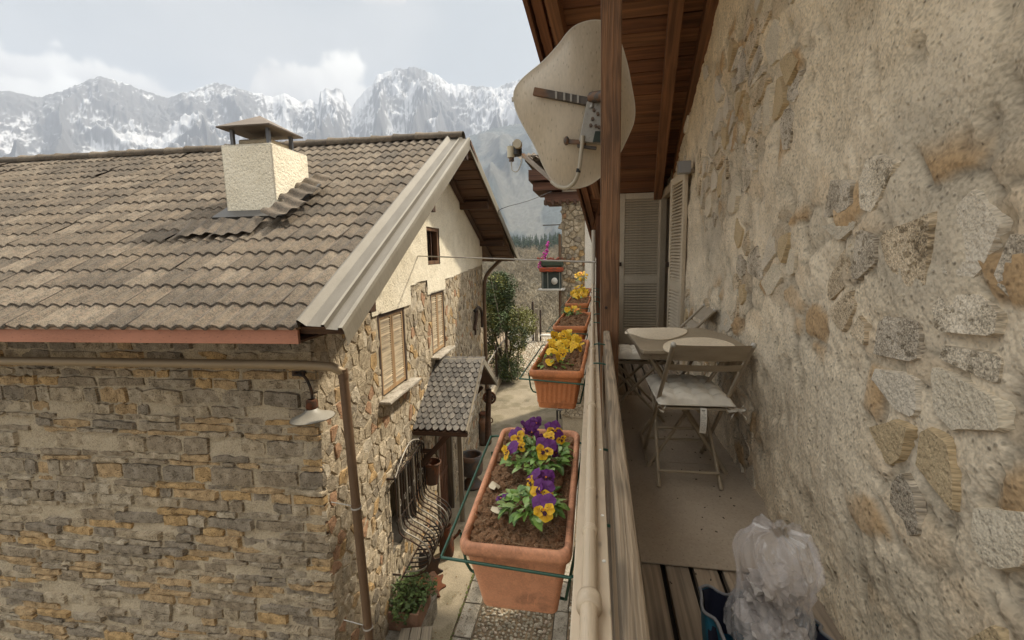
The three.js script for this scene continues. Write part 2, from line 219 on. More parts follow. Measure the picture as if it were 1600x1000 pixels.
// ================================================================ SETTING: mountains, hills, ground, paths
const PY = (z) => { const d = -z; return d < 5 ? 0 : 0.07 * (d - 5); };          // the lane climbs gently away from the eye
{
  // ---- far mountain range with snow
  const sk = [[-700, 150], [-400, 120], [-200, 165], [-60, 128], [60, 150], [160, 118], [260, 150], [340, 128], [427, 150], [445, 146], [456, 150], [470, 158], [484, 152], [497, 163], [501, 142], [510, 136], [518, 139], [524, 135], [534, 142], [542, 158], [549, 166], [560, 152], [571, 138], [580, 131], [592, 116], [606, 110], [620, 107], [636, 106], [652, 105], [668, 109], [684, 117], [698, 127], [712, 133], [726, 131], [742, 134], [758, 134], [772, 135], [786, 132], [800, 126], [815, 122], [830, 128], [850, 134], [900, 122], [980, 140], [1100, 118], [1250, 140], [1400, 120], [1700, 150], [2300, 130]];
  const az = (d) => Math.atan2(d.x, -d.z);
  const S = sk.map(([x, y]) => { const d = rayOf(x, y); return [az(d), d.y / Math.hypot(d.x, d.z)]; }).sort((a, b) => a[0] - b[0]);
  const sky = (a) => { if (a <= S[0][0]) return S[0][1]; for (let i = 1; i < S.length; i++) if (a <= S[i][0]) { const t = (a - S[i - 1][0]) / (S[i][0] - S[i - 1][0]); return lerp(S[i - 1][1], S[i][1], t * t * (3 - 2 * t) * 0.5 + t * 0.5); } return S[S.length - 1][1]; };
  const A0 = -1.15, A1 = 1.0, N = 1500, Mv = 260, D0 = 2300, D1 = 5200;
  const hAt = (a, t) => {
    const Hr = sky(a) * D1 * (1 + 0.02 * (fbm(a * 190, 3, 2, 4) - 0.5) + 0.008 * (ridged(a * 90, 1.5, 4, 3) - 0.5));
    if (t > 1) return Hr * (1 - (t - 1) * 1.6);
    const warp = fbm(a * 10, t * 4, 6, 3) * 0.16, big = ridged(a * 13 + warp * 6, t * 2.6 + warp, 3, 4), mid = ridged(a * 30 + t * 8 + warp * 9, t * 10, 7, 4), fine = ridged(a * 110 + mid * 3, t * 44, 11, 4);
    const env = Math.sin(Math.PI * Math.pow(t, 0.8)), edge = 1 - smooth(0.9, 1, t) * 0.8;
    return Hr * (0.92 * Math.pow(t, 1.15) + 0.08 * t + env * (0.30 * (big - 0.42) + 0.12 * (mid - 0.4)) + edge * t * 0.026 * (fine - 0.4)) - 120 * (1 - t);
  };
  const g = grid(N, Mv, (u, v) => { const a = lerp(A0, A1, u), t = v * 1.12, D = lerp(D0, D1, t); return [Math.sin(a) * D, hAt(a, t), -Math.cos(a) * D, a * 60, t * 40]; });
  const p = g.attributes.position, n = g.attributes.normal, col = new Float32Array(p.count * 3);
  for (let i = 0; i < p.count; i++) {
    const x = p.getX(i), y = p.getY(i), z = p.getZ(i), ny = Math.abs(n.getY(i)), nx = n.getX(i) * Math.sign(n.getY(i)), a = Math.atan2(x, -z), t = (Math.hypot(x, z) - D0) / (D1 - D0);
    const nz = fbm(a * 60, t * 24, 5, 4), n2 = 0.55 * fbm(a * 300, t * 40 + a * 60, 8, 3) + 0.45 * fbm(a * 420, t * 170, 3, 2), big = fbm(a * 16, t * 7, 4, 3);
    const cliff = smooth(0.70, 0.86, fbm(a * 24 + 1, t * 7, 14, 3) + 0.42 * smooth(0.5, 0.34, ny));
    let sn = smooth(0.44, 0.58, ny * 0.50 + nz * 0.5 + (n2 - 0.5) * 0.80 + (big - 0.5) * 1.25 - nx * 0.25 - 0.02) * smooth(0.34, 0.6, t + (nz - 0.5) * 0.45) * (1 - cliff * 0.85);
    const f = smooth(0.46, 0.26, t + (nz - 0.5) * 0.25), k = 0.7 + 0.7 * n2;
    let r = lerp(0.085 * k, 0.03, f), gg = lerp(0.083 * k, 0.035, f), b = lerp(0.085 * k, 0.035, f);
    r = lerp(r, 0.42, sn); gg = lerp(gg, 0.42, sn); b = lerp(b, 0.43, sn);
    col[i * 3] = r; col[i * 3 + 1] = gg; col[i * 3 + 2] = b;
  }
  g.setAttribute('color', new THREE.BufferAttribute(col, 3));
  struct('mountain', g, new THREE.MeshStandardMaterial({ vertexColors: true, roughness: 1 }), 'snow dusted rocky mountain range under the clouds', 'mountain');

  // ---- wooded spur in front of it, right of the house's ridge
  const sp = [[-900, 330], [0, 300], [430, 262], [600, 244], [700, 226], [735, 212], [770, 201], [805, 194], [850, 187], [940, 178], [1060, 190], [1300, 230], [1800, 300]].map(([x, y]) => { const d = rayOf(x, y); return [az(d), d.y / Math.hypot(d.x, d.z)]; }).sort((a, b) => a[0] - b[0]);
  const spur = (a) => { if (a <= sp[0][0]) return sp[0][1]; for (let i = 1; i < sp.length; i++) if (a <= sp[i][0]) return lerp(sp[i - 1][1], sp[i][1], (a - sp[i - 1][0]) / (sp[i][0] - sp[i - 1][0])); return sp[sp.length - 1][1]; };
  const E0 = 900, E1 = 3400;
  const gs = grid(760, 200, (u, v) => {
    const a = lerp(-1.3, 1.2, u), t = v * 1.08, D = lerp(E0, E1, t), H = spur(a) * E1 * (t > 1 ? 1 - (t - 1) * 2 : 1), env = Math.sin(Math.PI * Math.min(1, t));
    const bumps = (ridged(a * 260, t * 120, 3, 2) - 0.4) * 9 * (0.5 + t);
    return [Math.sin(a) * D, -60 * (1 - Math.min(1, t)) + H * Math.pow(Math.min(t, 1), 1.1) + env * 170 * (ridged(a * 12, t * 3, 9, 3) - 0.45) + bumps + 5.3, -Math.cos(a) * D];
  });
  const ps = gs.attributes.position, cs = new Float32Array(ps.count * 3);
  for (let i = 0; i < ps.count; i++) { const a = Math.atan2(ps.getX(i), -ps.getZ(i)), t = (Math.hypot(ps.getX(i), ps.getZ(i)) - E0) / (E1 - E0), m = fbm(a * 22, t * 9, 3, 4), q = fbm(a * 320, t * 150, 6, 3), br = smooth(0.45, 0.6, m); cs[i * 3] = lerp(0.03, 0.075, br) * (0.5 + q); cs[i * 3 + 1] = lerp(0.04, 0.075, br) * (0.5 + q); cs[i * 3 + 2] = lerp(0.04, 0.065, br) * (0.5 + q); }
  gs.setAttribute('color', new THREE.BufferAttribute(cs, 3));
  struct('hills', gs, new THREE.MeshStandardMaterial({ vertexColors: true, roughness: 1 }), 'hazy blue wooded spur below the snowy mountain', 'hill');
}
// ---- ground to the horizon: village terrace, valley, wooded bank opposite
const bankY = (x, z) => {
  const d = -z; let y;
  if (d < 23.2) y = PY(z) - 0.05; else if (d < 60) y = lerp(PY(-23.2) - 0.3, -15, smooth(23.2, 60, d)); else if (d < 95) y = -15;
  else if (d < 430) y = lerp(-15, 10, Math.pow((d - 95) / 335, 0.9)); else y = lerp(10, -60, smooth(430, 900, d));
  if (d > 60) y += (fbm(x * 0.01, z * 0.01, 3, 4) - 0.5) * 8 * smooth(60, 140, d);
  return y;
};
{
  const sx = (u) => Math.sinh((u - 0.5) * 13) * 14, sz = (v) => 40 - (Math.exp(v * 5.4) - 1) * 32;
  const g = grid(150, 240, (u, v) => { const x = sx(u), z = sz(v); return [x, bankY(x, z), z, x / 3, z / 3]; });
  struct('ground', g, B(T.ground, null, 0, [0.17, 0.14, 0.095]), 'dry brown grass and earth under the trees', 'ground');
}
const mConcrete = B(T.ground, T.stoneB, 0.006, [0.42, 0.36, 0.27], { roughness: 0.95 });
const mKerb = B(T.stone, T.stoneB, 0.006, [0.46, 0.41, 0.335]);
const mKerbB = B(T.stone, T.stoneB, 0.006, [0.40, 0.36, 0.30]);
const mPebbleBed = B(T.soil, T.stoneB, 0.01, [0.30, 0.25, 0.18]);
const lane = (x0, x1, z0, z1, dy, n = 30, amp = 0.006) => grid(10, n, (u, v) => { const x = lerp(x0, x1, u), z = lerp(z0, z1, v); return [x, PY(z) + dy + amp * (fbm(x * 3, z * 3, 2, 3) - 0.5), z, x / 1.6, z / 1.6]; });
{
  // everything is laid from the eye away from us: u runs with x, v runs towards -z (faces point up)
  struct('path', lane(-6.2, -1.995, 6, -11.5, 0, 60), mConcrete, 'worn concrete lane between the stone house and the pebble strip', 'path');
  struct('path', lane(-6.2, 0.6, -11.51, -16.5, 0, 24), B(T.ground, T.stoneB, 0.008, [0.32, 0.275, 0.205], { roughness: 0.95 }), 'patched concrete where the lane widens towards the fence', 'path');
  const strip = struct('pebble_strip', [lane(-1.7, -0.61, 6, -11.5, -0.012, 40), lane(-0.4, 0.3, 6, -11.5, -0.012, 40), lane(-6.2, 0.6, -16.51, -23.2, -0.01, 24)], mPebbleBed, 'strip of set pebbles along the lane under the flower boxes', 'pebble strip');
  const k = struct('kerb', lane(-1.99, -1.7, 6, -11.5, -0.03, 40), mPebbleBed, 'two rows of long kerb slabs edging the pebbles', 'kerb');
  const r = rng(12);
  for (const [x0, x1] of [[-1.965, -1.715], [-0.605, -0.405]]) {
    for (let z = 0; z > -11.3;) { const L = ru(0.42, 0.85, r), g = uvBox(box(x1 - x0 - ru(0, 0.012, r), 0.06, L - 0.016, 0, 0, 0, 0.008), 0.7, null, r() * 3); const m = part('kerb_slab', g, r() < 0.5 ? mKerb : mKerbB, k); m.position.set((x0 + x1) / 2 + ru(-0.004, 0.004, r), PY(z - L / 2) - 0.016 + ru(-0.004, 0.004, r), z - L / 2); m.rotation.x = Math.atan(z < -5 ? 0.07 : 0); z -= L; }
  }
  // pebbles: past counting, set on edge in mortar
  const pg = new THREE.IcosahedronGeometry(0.034, 1), pts = [];
  for (const [x0, x1, za, zb, st] of [[-1.69, -0.62, -3, -11.4, 0.062], [-0.39, 0.2, -3, -11.4, 0.062], [-3.7, -0.2, -16.6, -23, 0.10]]) for (let x = x0 + st / 2; x < x1; x += st) for (let z = za; z > zb; z -= st * 0.92) pts.push([x + ru(-0.3, 0.3, r) * st, z + ru(-0.3, 0.3, r) * st, st / 0.062]);
  const im = new THREE.InstancedMesh(pg, B(T.stone, null, 0, [1, 1, 1], { roughness: 0.7 }), pts.length), m4 = new THREE.Matrix4(), q = new THREE.Quaternion(), c = new THREE.Color();
  pts.forEach(([x, z, s], i) => { const e = new THREE.Euler(ru(-0.2, 0.2, r), r() * 6.28, ru(-0.2, 0.2, r)), k2 = ru(0.55, 1.05, r) * s; m4.compose(V(x, PY(z) - 0.004 * s, z), q.setFromEuler(e), V(k2 * ru(0.8, 1.25, r), k2 * 0.55, k2 * ru(0.6, 0.9, r))); im.setMatrixAt(i, m4); const t = r(), w = r(); im.setColorAt(i, c.setRGB(lerp(0.38, 0.75, t * t) * (w > 0.85 ? 1.1 : 1), lerp(0.335, 0.68, t * t), lerp(0.25, 0.56, t * t))); });
  im.name = 'pebbles'; im.userData.kind = 'stuff'; im.castShadow = im.receiveShadow = true; strip.add(im);
  const lf = []; for (let i = 0; i < 420; i++) { const g = new THREE.PlaneGeometry(ru(0.012, 0.04, r), ru(0.008, 0.02, r)); g.rotateX(-Math.PI / 2 + ru(-0.3, 0.3, r)); g.rotateY(r() * 6.28); const z = ru(-4, -16, r), x = r() < 0.5 ? ru(-2.6, -1.7, r) : ru(-2.9, -0.2, r); g.translate(x, PY(z) + 0.012, z); lf.push(g); }
  const li = struct('litter', lf, new THREE.MeshStandardMaterial({ color: lin(0.20, 0.13, 0.065), roughness: 1, side: THREE.DoubleSide })); li.userData = { kind: 'stuff', label: 'dry leaf scraps strewn over the lane', category: 'litter' };
  const moss = []; for (let i = 0; i < 260; i++) { const z = ru(-3, -11, r), x = -1.985 + ru(-0.012, 0.012, r), g = new THREE.IcosahedronGeometry(ru(0.006, 0.018, r), 0); g.scale(1, 0.5, ru(1, 3, r)); g.translate(x, PY(z) + 0.001, z); moss.push(g); }
  const mo = struct('moss', moss, mat([0.10, 0.115, 0.03], { roughness: 1 })); mo.userData.kind = 'stuff'; mo.userData.label = 'green moss in the joint beside the kerb slabs'; mo.userData.category = 'moss';
}
// ---- woods on the opposite bank: bare brown trees with a band of conifers along the top
{
  const r = rng(77), mBare = new THREE.MeshStandardMaterial({ color: lin(1, 1, 1), roughness: 1 });
  function bareTree() {
    const P = [], twig = (a, b, w) => { const d = b.clone().sub(a), s = d.clone().cross(V(r() - 0.5, r() - 0.5, r() - 0.5)).normalize().multiplyScalar(w); P.push(a.x - s.x, a.y - s.y, a.z - s.z, a.x + s.x, a.y + s.y, a.z + s.z, b.x, b.y, b.z); };
    twig(V(0, -0.03, 0), V(0.02, 0.8, 0), 0.02); twig(V(0, -0.03, 0), V(-0.02, 0.75, 0.02), 0.02);
    for (let i = 0; i < 26; i++) {
      const h = ru(0.22, 0.8, r), a = r() * 6.28, L = ru(0.18, 0.38, r) * (1.1 - h * 0.5), p = V(0, h, 0), e = V(Math.cos(a) * L, h + L * ru(0.5, 1.1, r), Math.sin(a) * L); twig(p, e, 0.007);
      for (let j = 0; j < 9; j++) { const t = ru(0.3, 1, r), b = p.clone().lerp(e, t), f = b.clone().add(V(ru(-1, 1, r), ru(0.0, 1.1, r), ru(-1, 1, r)).multiplyScalar(0.14)); twig(b, f, 0.0055); }
    }
    const g = new THREE.BufferGeometry(); g.setAttribute('position', new THREE.Float32BufferAttribute(P, 3)); g.computeVertexNormals(); return g;
  }
  function conifer() {
    const P = []; for (let i = 0; i < 150; i++) { const h = Math.pow(r(), 0.8) * 0.93 + 0.06, a = r() * 6.28, L = 0.20 * (1.03 - h) * ru(0.7, 1.2, r), w = L * 0.3, x = Math.cos(a), z = Math.sin(a); P.push(x * 0.01, h + 0.03, z * 0.01, x * L - z * w, h - L * 0.3, z * L + x * w, x * L + z * w, h - L * 0.45, z * L - x * w); }
    const g = new THREE.BufferGeometry(); g.setAttribute('position', new THREE.Float32BufferAttribute(P, 3)); g.computeVertexNormals(); return g;
  }
  const spots = []; while (spots.length < 5200) { const d = 62 + Math.pow(r(), 1.25) * 380, a = ru(-0.55, 0.12, r), x = Math.tan(a) * d, z = -d; spots.push([x, z, d]); }
  const make = (name, label, geo, list, hue, hgt) => {
    const im = new THREE.InstancedMesh(geo, mBare, list.length), m = new THREE.Matrix4(), q = new THREE.Quaternion(), c = new THREE.Color();
    list.forEach(([x, z, d], i) => { const s = ru(...hgt, r); m.compose(V(x, bankY(x, z) - 0.2, z), q.setFromEuler(new THREE.Euler(0, r() * 6.28, 0)), V(s * ru(0.8, 1.1, r), s, s)); im.setMatrixAt(i, m); im.setColorAt(i, c.setRGB(...hue(r()))); });
    im.name = name; im.userData = { kind: 'stuff', label, category: 'woods' }; im.castShadow = im.receiveShadow = true; scene.add(im);
  };
  const con = spots.filter(([x, z, d]) => d > 330 && r() < 0.75), bare = spots.filter((s) => !con.includes(s)), half = bare.filter((_, i) => i % 2), other = bare.filter((_, i) => !(i % 2));
  make('bare_woods', 'bare brown woods on the bank beyond the lane', bareTree(), half, (t) => [lerp(0.16, 0.34, t), lerp(0.135, 0.28, t), lerp(0.095, 0.19, t)], [6, 10]);
  make('winter_woods', 'pale leafless trees on the bank between the brown ones', bareTree(), other, (t) => [lerp(0.14, 0.40, t), lerp(0.125, 0.34, t), lerp(0.09, 0.24, t)], [5, 9]);
  make('conifer_woods', 'dark conifers along the top of the bank', conifer(), con, (t) => [lerp(0.03, 0.06, t), lerp(0.05, 0.085, t), lerp(0.035, 0.05, t)], [9, 16]);
}
// ================================================================ THE STONE HOUSE across the lane
const HT = Math.atan(0.05), HO = V(-2.681, 0, -3.88);
const toHouse = (v) => V(v.x, v.y, v.z).sub(HO).applyAxisAngle(V(0, 1, 0), -HT), toWorld = (v) => v.clone().applyAxisAngle(V(0, 1, 0), HT).add(HO);
const stoneHues = [[0.44, 0.385, 0.295], [0.54, 0.48, 0.38], [0.37, 0.33, 0.265], [0.47, 0.355, 0.215], [0.56, 0.52, 0.44], [0.33, 0.285, 0.22], [0.50, 0.36, 0.19], [0.40, 0.255, 0.165], [0.45, 0.405, 0.325], [0.29, 0.26, 0.215]];
const mStones = stoneHues.map((c) => B(T.stone, T.stoneB, 0.020, c.map((v, i) => v * [1.36, 1.28, 1.2][i]), { roughness: 0.95 }));
const pickStone = (r) => mStones[[0, 0, 1, 1, 2, 2, 3, 4, 5, 8, 8, 9, 6, 7, 0, 1, 0, 8, 1, 2][Math.floor(r() * 20)]];
const mMortar = B(T.rough, T.roughB, 0.012, [0.50, 0.42, 0.31], { roughness: 1 });
const mPlaster = B(T.rough, T.roughB, 0.010, [0.86, 0.79, 0.655], { roughness: 1 });
const mTiles = [[0.205, 0.170, 0.132], [0.235, 0.193, 0.147], [0.168, 0.141, 0.112], [0.275, 0.232, 0.182]].map((c) => B(T.tile, T.stoneB, 0.006, c.map((v) => v * 0.74), { roughness: 0.95 }));
const mVerge = mat([0.145, 0.128, 0.103], { map: T.dust, roughness: 0.6, metalness: 0.1 });
const mVergeHi = mat([0.25, 0.224, 0.18], { map: T.dust, roughness: 0.55, metalness: 0.1 });
const mDarkWood = B(T.wood, T.woodB, 0.004, [0.115, 0.055, 0.028], { roughness: 0.75 });
const mSoffitWood = B(T.wood, T.woodB, 0.004, [0.16, 0.085, 0.048], { roughness: 0.8 });
const mSalmon = mat([0.46, 0.20, 0.125], { map: T.dust, roughness: 0.6 });
const mPipe = mat([0.165, 0.10, 0.058], { map: T.dust, roughness: 0.5, metalness: 0.15 });
const mGutter = mat([0.36, 0.275, 0.175], { map: T.dust, roughness: 0.5, metalness: 0.2 });
const mShutterWood = B(T.wood, T.woodB, 0.003, [0.56, 0.37, 0.20], { roughness: 0.6 });
const mSlat = B(T.wood, T.woodB, 0.002, [0.74, 0.62, 0.45], { roughness: 0.7 });
const mSill = B(T.stone, T.stoneB, 0.005, [0.52, 0.47, 0.40]);
const mJamb = B(T.wood, T.woodB, 0.003, [0.10, 0.06, 0.04]);
const house = thing('stone_house', 'old rubble stone house with brown tiled gable roof across the lane', 'house', [HO.x, 0, HO.z], HT);
const RK = (7.27 - 4.77) / 4.71, RA = Math.atan(RK), RL = 4.71 / Math.cos(RA);         // near slope: eave z 0.66 y 4.63 to ridge z -4.05 y 7.27
const RK2 = (7.27 - 5.19) / 5.55, RA2 = Math.atan(RK2);
const roofY = (z) => (z > -4.05 ? 4.77 + (0.66 - z) * RK : 7.27 + (z + 4.05) * RK2);
const W1 = [-2.37, -1.44, 3.48, 4.58], W2 = [-4.42, -3.60, 3.56, 4.67], W3 = [-4.22, -3.50, 5.15, 5.78], DOOR = [-4.5, -3.5, -0.2, 2.15], GRW = [-2.45, -1.5, 1.25, 2.25];   // [z0, z1, y0, y1]
const inR = (z, y, [a, b, c, d], m = 0) => z > a - m && z < b + m && y > c - m && y < d + m;
const plasterFrom = (z) => (z > -1.25 ? 4.75 : z > -2.62 ? 4.60 : z > -3.42 ? 4.90 + (z + 3) * -0.02 : z > -4.5 ? 4.68 : 4.86 + (-4.5 - z) * 0.055) + 0.03 * (fbm(z * 4, 2, 3, 3) - 0.5);
{
  const r = rng(101), all = [];
  const uvxy = (g) => g;
  // gable wall: mortar bed and plaster coat (x = 0 is the bed, stones stand proud), the openings left out
  const holes = [W1, W2, W3, DOOR, GRW], NZ = 260, NY = 215, y1 = 7.3;
  const bed = (pl) => dropFaces(grid(NZ, NY, (u, v) => { const z = lerp(0, -8.1, u), y = lerp(-0.3, y1, v); const f = (fbm(z * 6, y * 6, 3, 4) - 0.5) * 0.03 + (fbm(z * 26, y * 26, 5, 2) - 0.5) * 0.012; return [pl ? 0.042 + f * 0.5 : f * 0.7 + 0.019, Math.min(y, roofY(z) - 0.03), z, z / 1.3, y / 1.3]; }), (x, y, z) => { if (y > roofY(z) - 0.05) return false; for (const h of holes) if (inR(z, y, h)) return false; return pl ? y > plasterFrom(z) - 0.02 : y < plasterFrom(z) + 0.06; });
  const gable = part('gable_wall', bed(false), mMortar, house);
  part('plaster', bed(true), mPlaster, house);
  for (const c of voronoi(-8.2, 0.02, -0.3, 5.35, 0.165, 0.122, r, 1.15, (z, y) => y < plasterFrom(z) - 0.03 && !holes.some((h) => inR(z, y, h, 0.02)))) {
    let p = inset(c, 0.003 + r() * 0.006, r, 0.08); p = p.map(([z, y]) => { for (const h of holes) if (inR(z, y, h)) { const dz = Math.min(z - h[0], h[1] - z), dy = Math.min(y - h[2], h[3] - y); if (dz < dy) z = z - h[0] < h[1] - z ? h[0] : h[1]; else y = y - h[2] < h[3] - y ? h[2] : h[3]; } return [Math.max(-8.16, Math.min(z, 0.03)), Math.min(y, plasterFrom(z) - 0.01)]; });
    const cz = p.reduce((s, q) => s + q[0], 0) / p.length, cy = p.reduce((s, q) => s + q[1], 0) / p.length, A = Math.abs(p.reduce((s, q, i) => { const n = p[(i + 1) % p.length]; return s + q[0] * n[1] - n[0] * q[1]; }, 0)) / 2;
    const g = stoneGeo(p.map(([z, y]) => [-(z - cz), y - cy]), ru(0.024, 0.037, r), r, 0.45);
    all.push({ g, at: [0, cy, cz], turn: Math.PI / 2, A, m: pickStone(r), on: gable });
  }
  // front wall: long flat stones laid in courses (z = 0 faces the eye)
  const front = part('front_wall', grid(200, 130, (u, v) => { const x = lerp(-6.6, 0, u), y = lerp(-0.3, 4.74, v); return [x, y, 0.016 + (fbm(x * 5, y * 9, 3, 4) - 0.5) * 0.03 + (fbm(x * 24, y * 30, 5, 2) - 0.5) * 0.014, x / 1.3, y / 1.3]; }), mMortar, house);
  const fHues = [2, 2, 5, 9, 3, 6, 0, 8, 3, 9, 5, 0];
  for (let y = -0.3; y < 4.70;) {
    const h = r() < 0.15 ? ru(0.15, 0.23, r) : ru(0.05, 0.125, r);
    for (let x = -6.5 + r() * 0.2; x < 0.0;) {
      const w = Math.min(ru(0.14, 0.62, r) * (h > 0.15 ? 0.8 : 1), 0.03 - x); const last = x + w > -0.12; const ww = last ? 0.035 - x : w;
      if (ww > 0.08) {
        const cx = x + ww / 2, cy = y + h / 2, n = 5, P = [], gx = ru(0.003, 0.010, r), gy = ru(0.002, 0.008, r), lens = ru(0.0, 0.32, r), tl = ru(-0.12, 0.12, r) * h;
        for (let i = 0; i <= n; i++) { const t = i / n, e = 1 - lens * Math.pow(Math.abs(2 * t - 1), 3); P.push([lerp(-ww / 2 + gx, ww / 2 - gx, t), (-h / 2 + gy) * e + ru(-0.012, 0.012, r) + tl * (t - 0.5)]); }
        for (let i = n; i >= 0; i--) { const t = i / n, e = 1 - lens * Math.pow(Math.abs(2 * t - 1), 3); P.push([lerp(-ww / 2 + gx, ww / 2 - gx, t), (h / 2 - gy) * e + ru(-0.012, 0.012, r) + tl * (t - 0.5)]); }
        if (r() > 0.07) all.push({ g: stoneGeo(P, ru(0.02, 0.06, r), r, 0.45), at: [cx, cy, 0], turn: 0, A: ww * h, m: mStones[fHues[Math.floor(r() * 12)]], on: front });
      }
      x += ww;
    }
    y += h;
  }
  // the stones that show largest are pieces of their own, the rest joined
  for (const s of all) { const q = onScreen(toWorld(V(...s.at))), inside = q[0] > 395 && q[0] < 800 && q[1] > 380 && q[1] < 1010 && q[2] > 0.5; s.k = (inside ? 4 : 1) * s.A / (q[2] * q[2]) * (s.turn ? Math.abs(toWorld(V(...s.at)).x) / q[2] : 0.8); if (q[0] < -40 || q[1] > 1060) s.k = 0; }
  all.sort((a, b) => b.k - a.k);
  const rest = new Map();
  all.forEach((s, i) => {
    if (i < 300) { const m = part('stone', s.g, s.m, s.on); m.position.set(...s.at); m.rotation.y = s.turn; return; }
    s.g.rotateY(s.turn); s.g.translate(...s.at); const key = s.on === gable ? 'g' : 'f'; if (!rest.has(key)) rest.set(key, []);
    const c = s.m.color, n = s.g.attributes.position.count, a = new Float32Array(n * 3); for (let j = 0; j < n; j++) { a[j * 3] = c.r; a[j * 3 + 1] = c.g; a[j * 3 + 2] = c.b; } s.g.setAttribute('color', new THREE.BufferAttribute(a, 3)); rest.get(key).push(s.g);
  });
  const mRest = B(T.stone, T.stoneB, 0.020, [1, 1, 1], { vertexColors: true, roughness: 0.95 });
  for (const [k, l] of rest) part('stonework', l, mRest, k === 'g' ? gable : front, { kind: 'stuff' });
  // rear and left closing walls, inner darkness
  part('rear_wall', uvBox(box(8.5, 5.6, 0.3, -4.4, 2.5, -7.93), 1.3), mMortar, house);
  const back = []; for (const [h, n] of [[W1, 'a'], [W2, 'b'], [W3, 'c'], [DOOR, 'd'], [GRW, 'e']]) { const [a, b, c, d] = h; back.push(box(0.02, d - c + 0.1, b - a + 0.1, -0.36, (c + d) / 2, (a + b) / 2)); for (const z of [a, b]) back.push(box(0.36, d - c, 0.04, -0.19, (c + d) / 2, z + (z === a ? -0.02 : 0.02))); for (const y of [c, d]) back.push(box(0.36, 0.04, b - a, -0.19, y + (y === c ? -0.02 : 0.02), (a + b) / 2)); }
  for (const g of back) part('opening_reveal', uvBox(g, 1), B(T.dust, null, 0, [0.22, 0.19, 0.15]), house);
}
// ---- windows with louvred shutters
function shutterLeaf(name, w, h, n, parent, mf, ms, tw = 0.055, depth = 0.035) {           // leaf in its own xy plane, facing +z
  const leaf = part(name, [box(tw, h, depth, -w / 2 + tw / 2, 0, 0, 0.004), box(tw, h, depth, w / 2 - tw / 2, 0, 0, 0.004), box(w - 2 * tw, tw, depth * 0.92, 0, h / 2 - tw / 2, 0, 0.003), box(w - 2 * tw, tw * 1.2, depth * 0.92, 0, -h / 2 + tw * 0.6, 0, 0.003)].map((g) => uvBox(g, 0.9, 'y')), mf, parent);
  return leaf;
}
function slats(leaf, w, y0, y1, n, ms, tilt, th = 0.007, dep = 0.04) { const g = uvBox(box(w, th, dep), 0.8, 'x'); for (let i = 0; i < n; i++) { const m = part('slat', g, ms, leaf); m.position.set(0, lerp(y0, y1, (i + 0.5) / n), 0.0); m.rotation.x = tilt; } }
for (const [k, [a, b, c, d]] of [[0, W1], [1, W2]]) {
  const w = part('window', [box(0.10, d - c, 0.05, -0.03, (c + d) / 2, b - 0.025), box(0.10, d - c, 0.05, -0.03, (c + d) / 2, a + 0.025), box(0.10, 0.05, b - a - 0.1, -0.03, d - 0.025, (a + b) / 2)].map((g) => uvBox(g, 0.9, 'y')), mJamb, house, { label: k ? 'farther window with closed slatted shutters' : 'nearer window with orange framed slatted shutters' });
  for (const s of [0, 1]) {
    const lw = (b - a - 0.1) / 2, h = d - c - 0.06, leaf = new THREE.Group(); leaf.name = 'shutter'; w.add(leaf); leaf.position.set(-0.005, (c + d) / 2 - 0.005, s ? a + 0.05 + lw / 2 : b - 0.05 - lw / 2); leaf.rotation.y = Math.PI / 2;
    shutterLeaf('shutter_frame', lw - 0.006, h, 0, leaf, mShutterWood, mSlat, 0.048);
    const n = k ? 26 : 30, g = []; for (let i = 0; i < n; i++) { const q = uvBox(box(lw - 0.1, 0.007, 0.042), 0.8, 'x', i * 0.37); q.rotateX(0.75); q.translate(0, lerp(-h / 2 + 0.06, h / 2 - 0.05, (i + 0.5) / n), 0); g.push(q); }
    part('slats', g, mSlat, leaf, { kind: 'stuff' });
  }
  part('sill', uvBox(box(0.24, 0.036, b - a + 0.26, 0.06, c - 0.02, (a + b) / 2 - 0.02, 0.008), 0.8), mSill, house);
}
{
  const [a, b, c, d] = W3, w = part('attic_window', [box(0.09, d - c, 0.07, -0.02, (c + d) / 2, b - 0.035), box(0.09, d - c, 0.09, -0.02, (c + d) / 2, a + 0.045), box(0.09, 0.06, b - a - 0.16, -0.02, d - 0.03, (a + b) / 2 + 0.01), box(0.09, 0.06, b - a - 0.16, -0.02, c + 0.03, (a + b) / 2 + 0.01)].map((g) => uvBox(g, 0.9, 'y')), B(T.wood, T.woodB, 0.003, [0.22, 0.115, 0.06]), house);
  part('pane', box(0.01, d - c - 0.1, b - a - 0.16, -0.06, (c + d) / 2, (a + b) / 2), new THREE.MeshPhysicalMaterial({ color: lin(0.5, 0.5, 0.5), roughness: 0.1, transmission: 1, thickness: 0 }), w);
  part('glazing_bar', box(0.03, d - c - 0.1, 0.03, -0.03, (c + d) / 2, (a + b) / 2 - 0.05), mDarkWood, w);
}
